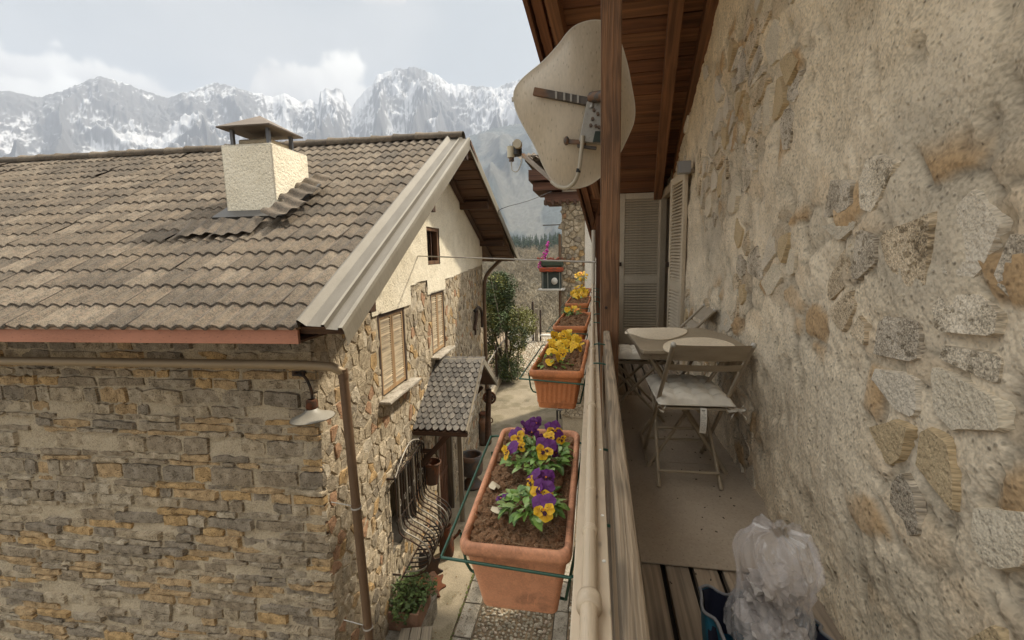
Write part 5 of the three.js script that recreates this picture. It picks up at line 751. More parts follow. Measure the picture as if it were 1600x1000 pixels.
// ---- railing: timber rail, steel handrail on a flat bar, boards below
const railX = (z) => -0.003 + 0.0122 * z;
{
  const t = thing('balcony_railing', 'balcony railing of painted steel tube beside a weathered timber rail', 'railing', [0, DK, 0]);
  const Z0 = 0.9, Z1 = -6.6;
  part('timber_rail', (() => { const g = uvBox(box(0.036, 0.13, 7.6, 0.044, 0.708, -2.9, 0.010), 0.3, 'z'); return g; })(), mBalWood, t);
  part('flat_bar', beam([railX(Z0) + 0.003, 0.748, Z0], [railX(Z1) + 0.003, 0.748, Z1], 0.050, 0.008, 0.002), mRailPaint, t);
  part('handrail', rod([railX(Z0), 0.765, Z0], [railX(Z1), 0.765, Z1], 0.0098, 20), mRailPaint, t);
  part('handrail_end', rod([railX(Z0), 0.765, Z0], [railX(-0.525), 0.765, -0.525], 0.0106, 20), mRailPaint, t);
  for (const [z, rr, L] of [[-0.518, 0.0158, 0.022], [-0.676, 0.0118, 0.012], [-0.80, 0.0108, 0.008], [-1.28, 0.0140, 0.014], [-1.72, 0.0150, 0.014], [-2.07, 0.0150, 0.014], [-2.85, 0.0150, 0.014], [-4.1, 0.015, 0.014]]) { const g = lathe([[0.0095, 0], [rr, L * 0.08], [rr, L * 0.75], [rr * 0.93, L], [0.0095, L]], 24); g.rotateX(-Math.PI / 2); const m = part('collar', g, mRailPaint, t); m.position.set(railX(z), 0.765, z); }
  for (let i = 0; i < 6; i++) part('board', uvBox(box(0.022, 0.095, 7.4, 0.032, 0.06 + i * 0.105, -2.9, 0.004), 0.9, 'z', i * 0.7), mBalWood, t);
  for (const z of [-0.2, -1.5, -2.75, -4.2, -5.6]) part('baluster', uvBox(box(0.05, 0.75, 0.05, 0.001 + railX(z), 0.36, z, 0.004), 0.9, 'y'), mBalWood, t);
  for (const z of [-0.63, -0.75, -1.02, -1.5, -2.0]) part('screw', (() => { const g = new THREE.SphereGeometry(0.0032, 8, 6); g.scale(1, 0.5, 1); return g; })(), mat([0.8, 0.78, 0.72]), t).position.set(railX(z) + 0.021, 0.7525, z);
}
// ---- satellite dish seen from behind, arm and receiver
{
  const Z = -2.98, W = (px, py, z = Z) => onPlane(px, py, 'z', z), c = W(893, 172), o = thing('satellite_dish', 'beige satellite dish seen from behind past the timber post', 'satellite dish', [c.x, c.y, Z]);
  const out = [[803, 155], [806, 138], [820, 121], [850, 96], [873, 71], [893, 46], [912, 36], [930, 33], [950, 37], [964, 55], [978, 95], [987, 140], [991, 165], [990, 190], [980, 215], [966, 243], [945, 270], [922, 288], [900, 294], [880, 292], [862, 280], [850, 260], [836, 228], [818, 196], [808, 175]].map(([a, b]) => { const p = W(a, b); return V(p.x - c.x, p.y - c.y, 0); });
  const cv = new THREE.CatmullRomCurve3(out, true, 'centripetal'), N = 96, ring = cv.getSpacedPoints(N); const zf = (s) => 0.10 * (1 - s * s);
  const shell = (dz, flip) => grid(N, 14, (u, v) => { const p = ring[Math.round(u * N) % N], s = 0.001 + v * 0.999, lip = s > 0.965 ? 0.010 * (s - 0.965) / 0.035 : 0; return [p.x * s, p.y * s, zf(s) + dz + lip, p.x * s / 0.8 + 0.3, p.y * s / 2.6]; });
  const mD = mat([0.58, 0.49, 0.37], { map: T.dust, roughness: 0.42 }); 
  part('reflector', [shell(0, 0), shell(-0.006, 1)], mD, o);
  part('rim', tube(ring.filter((_, i) => i % 2 === 0).map((p) => V(p.x, p.y, 0.006)), 0.0055, 120, 6, true), mat([0.58, 0.52, 0.42], { roughness: 0.4 }), o);
  const L = (px, py, dz = 0.12) => { const p = W(px, py, Z + dz); return V(p.x - c.x, p.y - c.y, dz); };
  const mG = mat([0.36, 0.335, 0.295], { map: T.dust, roughness: 0.45, metalness: 0.35 }), mG2 = mat([0.21, 0.185, 0.155], { map: T.rust, roughness: 0.6, metalness: 0.3 });
  part('cross_arm', beam(L(834, 143, 0.105), L(940, 163, 0.12), 0.028, 0.045, 0.004), mG2, o);
  for (const t of [0.34, 0.46, 0.56, 0.66]) { const a = L(834, 143, 0.105).lerp(L(940, 163, 0.12), t); part('arm_rib', box(0.012, 0.042, 0.032, a.x, a.y, a.z + 0.004), mG, o); }
  const pl = [[918, 160], [940, 156], [940, 224], [906, 220]].map(([a, b]) => { const p = L(a, b, 0.14); return [p.x, p.y]; }); const pg = prism(pl, 0.03, 0.004); pg.translate(0, 0, 0.115); part('mount_plate', pg, mG, o);
  const pl2 = [[930, 205], [940, 205], [940, 222], [926, 222]].map(([a, b]) => { const p = L(a, b, 0.16); return [p.x, p.y]; }); const pg2 = prism(pl2, 0.02); pg2.translate(0, 0, 0.14); part('clamp', pg2, mat([0.04, 0.05, 0.04]), o);
  const hb = tube([L(922, 150, 0.13), L(926, 158, 0.135), L(924, 170, 0.15)], 0.014, 10, 8); part('clamp_hook', hb, mG, o);
  for (const [x, y] of [[928, 172], [934, 178], [923, 196], [931, 197], [936, 199], [926, 186]]) { const p = L(x, y, 0.155); part('bolt', rod([p.x, p.y, p.z - 0.01], [p.x, p.y, p.z + 0.012], 0.009, 8), mG2, o); }
  part('lower_strut', [beam(L(884, 221, 0.11), L(916, 223, 0.12), 0.02, 0.026, 0.004), beam(L(902, 228, 0.12), L(932, 232, 0.12), 0.02, 0.018, 0.004)].map((g) => g), mG2, o);
  part('strut_end', (() => { const p = L(885, 220, 0.115), g = new THREE.SphereGeometry(0.022, 10, 8); g.scale(0.8, 1.2, 0.8); g.translate(p.x, p.y, p.z); return g; })(), mG2, o);
  part('feed_tube', tube([L(911, 212, 0.16), L(908, 240, 0.15), L(904, 268, 0.13), L(898, 284, 0.10), L(886, 293, 0.05), L(872, 291, 0.0), L(862, 284, -0.05)], 0.0125, 40, 10), mat([0.46, 0.41, 0.32], { map: T.dust, roughness: 0.5 }), o);
  part('tape', rod(L(904.5, 263, 0.134), L(903.5, 269, 0.129), 0.0142, 10), mat([0.03, 0.03, 0.03]), o);
  part('feed_arm', beam(L(874, 291, 0.0), L(817, 242, -0.32), 0.022, 0.026, 0.003), mat([0.60, 0.53, 0.42], { map: T.rust, roughness: 0.55 }), o);
  const e = L(806, 236, -0.34), rc = (dx, dy, dz) => [e.x + dx, e.y + dy, e.z + dz];
  part('receiver_body', rod(rc(0.008, -0.03, 0), rc(0.008, 0.055, -0.01), 0.034, 14), mat([0.03, 0.028, 0.026], { roughness: 0.5 }), o); part('receiver_cap', rod(rc(0.02, 0.035, 0.02), rc(0.02, 0.037, 0.06), 0.030, 16), mat([0.52, 0.45, 0.33], { roughness: 0.5 }), o); part('receiver_neck', rod(rc(-0.034, -0.045, 0.01), rc(-0.034, 0.03, 0.01), 0.026, 12), mat([0.60, 0.54, 0.40], { roughness: 0.5 }), o);
  part('receiver_socket', rod(rc(-0.03, -0.07, 0.01), rc(-0.03, -0.045, 0.01), 0.018, 10), mG2, o); part('lead', tube([rc(-0.03, -0.07, 0.01), rc(-0.025, -0.13, 0.02), rc(0.01, -0.145, 0.03), rc(0.045, -0.09, 0.05), rc(0.05, -0.04, 0.04)], 0.004, 24, 6), mat([0.55, 0.52, 0.46]), o);
  part('mast', [rod([0.20, -0.45, 0.22], [0.20, 0.2, 0.22], 0.022, 12), rod([0.20, 0.0, 0.22], [0.12, 0.02, 0.14], 0.03, 10)], mG2, o);
}
// ---- lamp on the wall above the folded shutter
{
  const p = onPlane(1069, 262, 'x', 0.72), o = thing('cube_lamp', 'small grey cube lamp on the rendered wall above the shutter', 'lamp', [0.72, p.y, p.z]);
  part('housing', box(0.10, 0.10, 0.10, 0, 0.0, 0, 0.004), mat([0.30, 0.30, 0.305], { roughness: 0.35, metalness: 0.3 }), o); part('mount', box(0.10, 0.03, 0.05, 0.07, -0.03, 0), mTaupeDk, o);
}
// ---- folding chairs, cushions, table
function makeChair(label, pos, turn) {
  const o = thing('folding_chair', label, 'chair', pos, turn, 'taupe folding chairs at the balcony table'), w = 0.158, m = mTaupe;
  const topZ = 0.375, A = (s, t) => [s * (w + 0.006 * (1 - t)), lerp(0.005, 0.80, t), lerp(-0.375, topZ, t)];
  for (const s of [-1, 1]) { part('back_upright', tube([A(s, 0), A(s, 0.5), A(s, 0.86), A(s, 1)], 0.0105, 12, 8, false, false), m, o); part('rear_leg', tube([[s * (w - 0.022), 0.44, -0.345], [s * (w - 0.022), 0.30, -0.20], [s * (w - 0.008), 0.005, 0.075]], 0.0095, 12, 8, false, false), m, o); part('foot_cap', [rod(A(s, -0.004), A(s, 0.02), 0.0125, 8)], mTaupeDk, o); part('top_cap', (() => { const g = new THREE.SphereGeometry(0.012, 10, 8); g.translate(...A(s, 1)); return g; })(), mat([0.48, 0.44, 0.38], { roughness: 0.4 }), o); }
  const slat = (y0, y1, bow) => { const g = grid(12, 4, (u, v) => { const t = lerp(y0, y1, v) / 0.80, p = A(1, t); return [lerp(-w, w, u), p[1], p[2] + bow * 4 * u * (1 - u) + 0.004, u, v]; }), h = g.clone(); h.translate(0, 0.004, 0.009); const e = []; for (const y of [y0, y1]) { const t = y / 0.8, p = A(1, t); e.push(grid(12, 1, (u, v) => [lerp(-w, w, u), p[1] + 0.004 * v, p[2] + bow * 4 * u * (1 - u) + 0.004 + 0.009 * v, u, v])); } return [g, h, ...e]; };
  part('back_slat', slat(0.715, 0.797, 0.018), m, o); part('back_slat', slat(0.655, 0.69, 0.018), m, o);
  for (let i = 0; i < 5; i++) part('seat_slat', box(0.30, 0.012, 0.072, 0, 0.437, 0.09 - i * 0.09, 0.004), m, o);
  for (const s of [-1, 1]) part('seat_rail', box(0.016, 0.022, 0.46, s * (w - 0.012), 0.432, -0.10, 0.003), m, o);
  part('rear_stretcher', rod([-w + 0.01, 0.075, 0.04], [w - 0.01, 0.075, 0.04], 0.0075, 8), m, o); part('front_stretcher', rod([-w, 0.13, -0.25], [w, 0.13, -0.25], 0.0075, 8), m, o); part('upper_stretcher', rod([-w + 0.01, 0.235, -0.145], [w - 0.01, 0.235, -0.145], 0.0075, 8), m, o); part('pivot_bar', rod([-w, 0.40, 0.0], [w, 0.40, 0.0], 0.007, 8), m, o);
  return o;
}
const chairPos = [0.455, DK + 0.009, -2.375];
makeChair('taupe folding chair nearest the eye, with cushion and care tag', chairPos, 0.035);
makeChair('taupe folding chair beyond the table with its back to the wall', [0.385, DK, -3.40], Math.PI / 2);
function cushion(label, pos, turn, withTag) {
  const o = thing('seat_cushion', label, 'cushion', pos, turn), W = 0.345, D = 0.47, mC = B(T.cloth, T.stoneB, 0.0012, [0.85, 0.78, 0.66], { roughness: 0.95 });
  const hgt = (u, v) => { const e = Math.pow(Math.max(0, 1 - Math.pow(Math.abs(2 * u - 1), 6)), 0.5) * Math.pow(Math.max(0, 1 - Math.pow(Math.abs(2 * v - 1), 6)), 0.5); let d = 0; for (let i = 1; i < 4; i++) for (let j = 1; j < 5; j++) { const q = Math.hypot((u - i / 4) * W, (v - j / 5) * D); d = Math.max(d, Math.exp(-q * q / 0.0006)); } const gx = Math.exp(-Math.pow(((u * 4 + 0.5) % 1 - 0.5) / 0.10, 2)), gy = Math.exp(-Math.pow(((v * 5 + 0.5) % 1 - 0.5) / 0.10, 2)); return e * (0.046 - 0.020 * d - 0.008 * Math.max(gx, gy) + 0.004 * (fbm(u * 9, v * 9, 3, 3) - 0.5)); };
  const side = (sgn, k) => grid(40, 50, (u, v) => { const px = 1 + 0.02 * Math.sin(v * 16), pz = 1 + 0.015 * Math.sin(u * 13); return [(u - 0.5) * W * px, sgn * hgt(u, v) * k, (v - 0.5) * D * pz, u * W / 0.25, v * D / 0.25]; });
  part('pad', [side(1, 1), side(-1, 0.35)], mC, o);
  part('piping', tube([[-W / 2, 0, -D / 2], [W / 2, 0, -D / 2], [W / 2, 0, D / 2], [-W / 2, 0, D / 2], [-W / 2, 0, -D / 2]].map((p) => V(...p)), 0.0045, 80, 6, false, false), mC, o);
  for (const s of [-1, 1]) { const b = [s * W / 2, -0.005, D / 2 - 0.01]; const ribbon = (pts, w) => { const c = new THREE.CatmullRomCurve3(pts.map((p) => V(b[0] + p[0], b[1] + p[1], b[2] + p[2]))); return grid(14, 2, (u, v) => { const p = c.getPoint(u); return [p.x, p.y + (v - 0.5) * w * Math.cos(u * 3), p.z + (v - 0.5) * w * Math.sin(u * 3) + 0.003]; }); }; part('tie', s > 0 ? [ribbon([[0, 0, 0], [0.012, -0.004, 0.02], [0.035, 0.012, 0.02], [0.04, -0.004, 0.022], [0.012, -0.008, 0.02]], 0.013), ribbon([[0.01, -0.006, 0.02], [-0.02, -0.004, 0.022], [-0.045, 0.004, 0.02], [-0.035, -0.014, 0.02], [0.01, -0.008, 0.02]], 0.012), ribbon([[0.01, -0.006, 0.02], [0.03, -0.03, 0.022], [0.05, -0.052, 0.018]], 0.014), ribbon([[0.01, -0.006, 0.02], [-0.012, -0.03, 0.022], [-0.02, -0.046, 0.02]], 0.012)] : [ribbon([[0, 0, 0], [-0.012, -0.004, 0.02], [0.004, -0.02, 0.022], [0.02, -0.03, 0.016]], 0.01), ribbon([[0, 0, 0], [0.02, -0.01, 0.02], [0.03, 0.01, 0.015]], 0.008)], mC, o); }
  if (withTag) {
    const cv = document.createElement('canvas'); cv.width = 64; cv.height = 256; const x = cv.getContext('2d'); x.fillStyle = '#ded8cb'; x.fillRect(0, 0, 64, 256); x.fillStyle = '#6d665c'; const r = rng(3); x.fillRect(14, 18, 34, 9); x.fillRect(20, 32, 22, 5); for (let y = 46; y < 238; y += 8) { if (y > 120 && y < 134) continue; let a = 9; while (a < 52) { const w = 3 + r() * 9; if (r() > 0.25) x.fillRect(a, y, w, y < 100 ? 3 : 2); a += w + 3; } }
    const t = new THREE.CanvasTexture(cv); t.colorSpace = THREE.SRGBColorSpace; const g = grid(3, 16, (u, v) => [(u - 0.5) * 0.028, -v * 0.125, 0.012 * Math.sin(v * 3.2) + 0.006 * (u - 0.5), u, 1 - v]); g.translate(0.03, -0.012, D / 2 + 0.003); part('care_tag', g, new THREE.MeshStandardMaterial({ map: t, roughness: 0.7, side: THREE.DoubleSide }), o);
  }
  return o;
}
cushion('cream quilted seat cushion with care tag on the nearest chair', [0.455, DK + 0.468, -2.475], 0.035, true);
cushion('pale cushion on the farther chair, half hidden by the table', [0.285, DK + 0.462, -3.40], Math.PI / 2, false);
{
  const y = DK + 0.70, o = thing('folding_table', 'taupe folding bistro table between the two chairs', 'table', [0.46, DK, -2.74]);
  const P = [[0.175, -2.98], [0.215, -2.40], [0.23, -2.375], [0.735, -2.42], [0.755, -2.45], [0.74, -2.85], [0.655, -3.10], [0.20, -3.02]].map(([a, b]) => [a - 0.46, -(b + 2.74)]);
  const g = prism(P, 0.012, 0.004, 2); g.rotateX(-Math.PI / 2); g.translate(0, 0.688, 0); part('tabletop', uvBox(g, 0.9), mTaupe, o);
  part('apron', [beam([-0.235, 0.665, 0.30], [0.25, 0.665, 0.28], 0.012, 0.045), beam([-0.245, 0.665, -0.24], [-0.235, 0.665, 0.30], 0.012, 0.045)], mTaupe, o);
  for (const z of [0.24, -0.22]) { part('leg', rod([-0.21, 0.665, z], [0.22, 0.005, z], 0.0105, 8), mTaupe, o); part('leg', rod([0.21, 0.665, z - 0.03], [-0.185, 0.005, z - 0.03], 0.0105, 8), mTaupe, o); part('foot_bar', rod([0, 0.34, z - 0.035], [0, 0.34, z + 0.01], 0.012, 8), mTaupeDk, o); }
  part('stretcher', [rod([-0.185, 0.02, -0.25], [-0.185, 0.02, 0.21], 0.008, 8), rod([0.22, 0.02, -0.22], [0.22, 0.02, 0.24], 0.008, 8)], mTaupe, o);
}
{
  const y = DK + 0.7065, mM = mat([0.90, 0.78, 0.60], { map: T.dust, roughness: 0.55 });
  const matThing = (label, pts, dy, droop) => { const Q = pts.map(([a, b]) => onPlane(a, b, 'y', y)), c = Q.reduce((s, p) => s.add(p), V(0, 0, 0)).multiplyScalar(1 / Q.length), cv = new THREE.CatmullRomCurve3(Q.map((p) => p.clone().sub(c)), true, 'centripetal'), N = 64, R = cv.getSpacedPoints(N); const o = thing('placemat', label, 'placemat', [c.x, y + dy, c.z]); const top = (h) => grid(N, 8, (u, v) => { const p = R[Math.round(u * N) % N], s = 0.002 + v * 0.998; return [p.x * s, h - droop(c.x + p.x * s, c.z + p.z * s) + (v === 1 ? -0.001 : 0), p.z * s, p.x * s, p.z * s]; }); part('sheet', [top(0.0035), top(0), grid(N, 1, (u, v) => { const p = R[Math.round(u * N) % N]; return [p.x, 0.0035 * v - droop(c.x + p.x, c.z + p.z), p.z]; })], mM, o); return o; };
  matThing('pale oval placemat overhanging the left edge of the table', [[976, 517], [984, 513.6], [1010, 513], [1045, 512.5], [1066, 513.5], [1074, 518], [1062, 526], [1040, 531], [1015, 530], [995, 525]], 0.0, (x, z) => 0.05 * smooth(0.20, 0.10, x));
  matThing('pale oval placemat at the nearer right side of the table', [[1036, 541], [1048, 533], [1075, 528.5], [1105, 528.5], [1130, 533], [1147, 540], [1144, 548], [1120, 553], [1080, 555], [1045, 551]], 0.001, () => 0);
}
// ---- blue shopper with a knotted white plastic bag standing in it
{
  const c = [0.435, DK, -1.16], o = thing('blue_tote', 'blue woven shopping bag with dark lining by the wall', 'bag', c, 0.25), hb = 0.215;
  const mB2 = B(T.cloth, T.stoneB, 0.002, [0.025, 0.22, 0.36], { roughness: 0.5 }), mN = mat([0.018, 0.022, 0.05], { map: T.cloth, roughness: 0.8 });
  const ringAt = (v, k) => (u) => { const a = u * 6.283, n = 3.2, cx = Math.cos(a), cy = Math.sin(a), rr = Math.pow(Math.pow(Math.abs(cx), n) + Math.pow(Math.abs(cy), n), -1 / n), fold = 0.012 * Math.sin(a * 5 + v * 4) * v + 0.008 * Math.sin(a * 11 + 2); return [cx * rr * (0.115 + 0.03 * v + k) + fold * cx, cy * rr * (0.15 + 0.02 * v + k) + fold]; };
  part('shell', grid(60, 14, (u, v) => { const [x, z] = ringAt(v, 0)(u); return [x, v * hb + 0.02 * v * Math.sin(u * 12.6 + 0.6) + 0.05 * v * Math.pow(Math.max(0, -Math.cos(u * 6.283)), 4), z, u * 3, v * 2]; }), mB2, o);
  part('lining', grid(60, 6, (u, v) => { const [x, z] = ringAt(0.5 + v / 2, -0.006)(u); return [x, hb * (0.4 + 0.6 * v) + 0.02 * v * Math.sin(u * 12.6 + 0.6) + 0.05 * v * Math.pow(Math.max(0, -Math.cos(u * 6.283)), 4) - 0.002, z]; }), mN, o);
  const rp = []; for (let i = 0; i <= 60; i++) { const u = i / 60, [x, z] = ringAt(1, 0.001)(u); rp.push(V(x, hb + 0.02 * Math.sin(u * 12.6 + 0.6) + 0.05 * Math.pow(Math.max(0, -Math.cos(u * 6.283)), 4), z)); } part('edge_binding', tube(rp, 0.0045, 120, 6), mat([0.20, 0.20, 0.21]), o);
  part('strap', tube([[-0.125, hb + 0.03, 0.05], [-0.145, hb - 0.02, 0.09], [-0.135, hb - 0.08, 0.12], [-0.12, hb - 0.10, 0.13]], 0.007, 20, 6), mat([0.5, 0.46, 0.38]), o);
  part('base', box(0.21, 0.012, 0.28, 0, 0.008, 0), mN, o);
  const q = thing('plastic_bag', 'crumpled white plastic bag standing inside the blue shopping bag', 'bag', [0.462, DK + 0.11, -1.21]);
  const H = 0.37, sil = (v) => (v < 0.12 ? lerp(0.08, 0.128, v / 0.12) : v < 0.75 ? 0.128 + 0.014 * Math.sin(v * 9) : lerp(0.135, 0.085, Math.pow((v - 0.75) / 0.25, 1.6)));
  part('film', grid(200, 170, (u, v) => { const a = u * 6.2832, cu = Math.cos(a), su = Math.sin(a), cr = (ridged(cu * 2.1 + 5, v * 4 + su * 2.1, 3, 4) - 0.4), c2 = (ridged(cu * 6 + v * 5, su * 6 + v * 13, 9, 4) - 0.4), top = v > 0.985 ? 0.4 : 1; const R2 = 0.72 * sil(v) * (1 + 0.26 * cr + 0.11 * c2 * smooth(0.35, 0.7, fbm(cu * 1.5 + 3, v * 3 + su, 2, 2)) + 0.05 * Math.sin(a * 9 + 3 * cr) * smooth(0.55, 1, v)) * top; return [cu * R2, v * H + 0.03 * cr * v, su * R2 * 1.1, u * 3, v * 3]; }), new THREE.MeshPhysicalMaterial({ color: lin(0.96, 0.94, 0.935), roughness: 0.16, transmission: 0.80, thickness: 0, side: THREE.DoubleSide, clearcoat: 0.4 }), q);
  const r = rng(19), fl = []; for (let i = 0; i < 12; i++) { const g = new THREE.IcosahedronGeometry(ru(0.035, 0.055, r), 4); const pp = g.attributes.position, sd = r() * 50; for (let j = 0; j < pp.count; j++) { const f = 0.55 + 0.9 * ridged(pp.getX(j) * 40 + sd, pp.getY(j) * 40 + pp.getZ(j) * 30, 3, 3); pp.setXYZ(j, pp.getX(j) * f, pp.getY(j) * f, pp.getZ(j) * f); } g.computeVertexNormals(); g.translate(ru(-0.038, 0.038, r), ru(0.04, 0.26, r), ru(-0.045, 0.045, r)); fl.push(g); } part('contents', fl, mat([0.50, 0.46, 0.43], { map: T.dust }), q, { kind: 'stuff' });
}
// ================================================================ FLOWER BOXES on the railing, their wire holders and plants
const mClay1 = B(T.clay, T.stoneB, 0.0012, [0.80, 0.37, 0.205], { roughness: 0.75 });
const mClay2 = B(T.clay, T.stoneB, 0.0010, [0.66, 0.235, 0.085], { roughness: 0.6 });
const mWire = mat([0.02, 0.085, 0.055], { roughness: 0.4 });
const mSoil = B(T.soil, T.stoneB, 0.004, [0.42, 0.265, 0.16], { roughness: 1 });
const mSoilDk = mat([0.11, 0.062, 0.035], { map: T.soil, roughness: 1 }), mFibre = mat([0.36, 0.24, 0.14], { roughness: 1 });
function roundRect(a, b, rad, n) { const P = [], q = n / 4; for (let c = 0; c < 4; c++) for (let i = 0; i < q; i++) { const t = (c + i / q) * Math.PI / 2, cx = (c === 0 || c === 3 ? 1 : -1) * (a - rad), cz = (c < 2 ? 1 : -1) * (b - rad); P.push([cx + Math.cos(t) * rad, cz + Math.sin(t) * rad]); } const o = []; const L = []; let tot = 0; for (let i = 0; i < P.length; i++) { const p = P[i], k = P[(i + 1) % P.length], d = Math.hypot(k[0] - p[0], k[1] - p[1]); L.push(d); tot += d; } for (let k = 0; k < n; k++) { let s = k / n * tot, i = 0; while (s > L[i]) s -= L[i++]; const p = P[i], e = P[(i + 1) % P.length], t = L[i] ? s / L[i] : 0; o.push([lerp(p[0], e[0], t), lerp(p[1], e[1], t)]); } return o; }
// W x L at the rim, height H; origin at the rim's centre
function planter(label, W, L, H, ribbed, m, pos, tilt, yaw, group) {
  const o = thing('flower_box', label, 'flower box', pos, yaw, group); o.rotation.order = 'YXZ'; o.rotation.x = tilt;
  const n = 240, rr = 0.022, ring = (da, y, rib) => ({ da, y, rib });
  const rings = [ring(-0.034, -H, 0), ring(-0.032, -H + 0.004, 0), ring(-0.029, -H * 0.86, 0)];
  if (ribbed) rings.push(ring(-0.026, -H * 0.84, 0), ring(-0.027, -H * 0.80, 1), ring(-0.016, -H * 0.33, 1), ring(-0.013, -H * 0.29, 0));
  rings.push(ring(-0.010, -0.036, 0), ring(-0.009, -0.030, 0), ring(-0.0015, -0.027, 0), ring(0.0, -0.018, 0), ring(-0.0005, -0.007, 0), ring(-0.004, -0.001, 0), ring(-0.009, 0.0, 0), ring(-0.0135, -0.003, 0), ring(-0.0155, -0.010, 0), ring(-0.018, -0.05, 0));
  const pts = rings.map((q) => roundRect(W / 2 + q.da, L / 2 + q.da, Math.max(0.008, rr + q.da * 0.3), n));
  const g = grid(n, rings.length - 1, (u, v) => { const j = Math.round(v * (rings.length - 1)), i = Math.round(u * n) % n, p = pts[j][i]; let k = 0; if (rings[j].rib) { const t = (i / n * (2 * W + 2 * L)) / 0.021; k = -0.0045 * (0.5 - 0.5 * Math.cos(t * 6.283)); } const l = Math.hypot(p[0], p[1]); return [p[0] + k * p[0] / l, rings[j].y + 0.0, p[1] + k * p[1] / l, i / n * (2 * W + 2 * L) / 0.35, rings[j].y / 0.35]; });
  part('pot', g, m, o); part('bottom', box(W - 0.075, 0.004, L - 0.075, 0, -H + 0.004, 0), m, o);
  return o;
}
const soilH = (x, z, s) => -0.020 + 0.026 * (fbm(x * 26 + s, z * 26, 3, 4) - 0.5) * 1.6 + 0.012 * (fbm(x * 9 + s, z * 9, 9, 2) - 0.5);
function soilFill(o, W, L, s, clods) {
  const a = W / 2 - 0.017, b = L / 2 - 0.017, r = rng(900 + s);
  part('soil', grid(70, 150, (u, v) => { const x = (u - 0.5) * 2 * a, z = (0.5 - v) * 2 * b; return [x, soilH(x, z, s) + 0.006 * (fbm(x * 120, z * 120, 4, 2) - 0.5), z, x / 0.16, z / 0.16]; }), mSoil, o);
  const cl = [], fb = [];
  for (let i = 0; i < clods; i++) { const g = new THREE.IcosahedronGeometry(1, 1), q = g.attributes.position, k = Math.pow(r(), 3.2) * 0.009 + 0.0016, sd = r() * 99; for (let j = 0; j < q.count; j++) { const f = k * (0.7 + 0.75 * vnoise(q.getX(j) * 2 + sd, q.getY(j) * 2, Math.round(q.getZ(j) * 3))); q.setXYZ(j, q.getX(j) * f, q.getY(j) * f * 0.8, q.getZ(j) * f); } const x = ru(-a, a, r) * 0.97, z = ru(-b, b, r) * 0.985; g.translate(x, soilH(x, z, s) + k * 0.25, z); g.computeVertexNormals(); cl.push(plain(g)); }
  for (let i = 0; i < clods * 0.9; i++) { const x = ru(-a, a, r) * 0.95, z = ru(-b, b, r) * 0.97, h = soilH(x, z, s), t = r() * 6.28, l = ru(0.006, 0.026, r); const g = rod([x, h + 0.003, z], [x + Math.cos(t) * l, h + ru(0.0, 0.009, r), z + Math.sin(t) * l], 0.00055, 3); fb.push(plain(g)); }
  part('clods', cl, mSoilDk2(), o, { kind: 'stuff' }); part('fibres', fb, mFibre, o, { kind: 'stuff' });
}
function mSoilDk2() { return (mSoilDk2.m ||= mat([0.36, 0.225, 0.135], { map: T.soil, roughness: 1 })); }
function holder(label, o, W, L, H, group) {                         // green wire cradle; same place as its box
  const h = thing('wire_holder', label, 'flower box holder', o.position.toArray(), 0, group); h.rotation.copy(o.rotation);
  const a = W / 2 + 0.012, b = L / 2 + 0.006, y = -0.040, R = 0.0032, out = 0.022;
  const loop = (pts, closed) => tube(pts, R, 80, 7, closed, false);
  part('hoop', loop([[-a - out, y + 0.006, b * 0.98], [a - 0.004, y - 0.006, b], [a - 0.004, y - 0.004, -b], [-a - out, y + 0.006, -b * 0.98], [-a - out, y + 0.006, b * 0.98]]), mWire, h);
  for (const z of [b * 0.66, -b * 0.66]) part('cradle', loop([[-a - 0.004, y, z], [-a + 0.002, -H * 0.62, z], [-a + 0.012, -H * 0.74, z], [a - 0.03, -H - 0.002, z], [a - 0.006, y, z]]), mWire, h);
  for (const z of [b * 0.62, -b * 0.55]) part('hook', tube([[a - 0.006, -H * 0.7, z], [a - 0.004, y, z], [a + 0.006, -0.006, z], [a + 0.020, 0.004, z], [a + 0.062, 0.002, z], [a + 0.074, -0.006, z], [a + 0.077, -0.05, z]], R, 40, 7), mWire, h);
  part('back_wire', loop([[a - 0.006, -H * 0.7, b * 0.62], [a - 0.006, -H * 0.7, -b * 0.55]]), mWire, h);
}
// ---- pansies
const petalGeo = (rx, ry, cx, cy, z, cup, sd) => grid(16, 4, (u, v) => { const a = u * 6.2832, s = v, w = 1 + 0.07 * Math.sin(a * 5 + sd) * s, x = cx + Math.cos(a) * rx * s * w, y = cy + Math.sin(a) * ry * s * w; const k = (0.60 + 0.40 * Math.pow(s, 0.7)) * (0.93 + 0.10 * Math.sin(a * 7 + sd * 3)); return [x, y, z + cup * (x * x + y * y) * 60 + 0.0016 * Math.sin(a * 4 + sd * 2) * s, u, v, 0.9 * k + 0.1, k * (0.85 + 0.15 * s), k]; });
const mPurple = new THREE.MeshPhysicalMaterial({ color: lin(0.115, 0.012, 0.15), roughness: 0.65, sheen: 0.4, sheenColor: lin(0.3, 0.05, 0.4), vertexColors: true, side: THREE.DoubleSide }), mYellow = new THREE.MeshPhysicalMaterial({ color: lin(0.86, 0.53, 0.015), roughness: 0.6, transmission: 0.12, thickness: 0, vertexColors: true, side: THREE.DoubleSide }), mEye = new THREE.MeshStandardMaterial({ color: lin(0.05, 0.008, 0.03), roughness: 0.7, side: THREE.DoubleSide }), mOrange = new THREE.MeshStandardMaterial({ color: lin(0.80, 0.28, 0.01), roughness: 0.6 });
const mLeaf = [[0.15, 0.26, 0.045], [0.21, 0.34, 0.075], [0.10, 0.19, 0.04], [0.29, 0.39, 0.14]].map((c) => new THREE.MeshPhysicalMaterial({ color: lin(...c), roughness: 0.45, side: THREE.DoubleSide }));
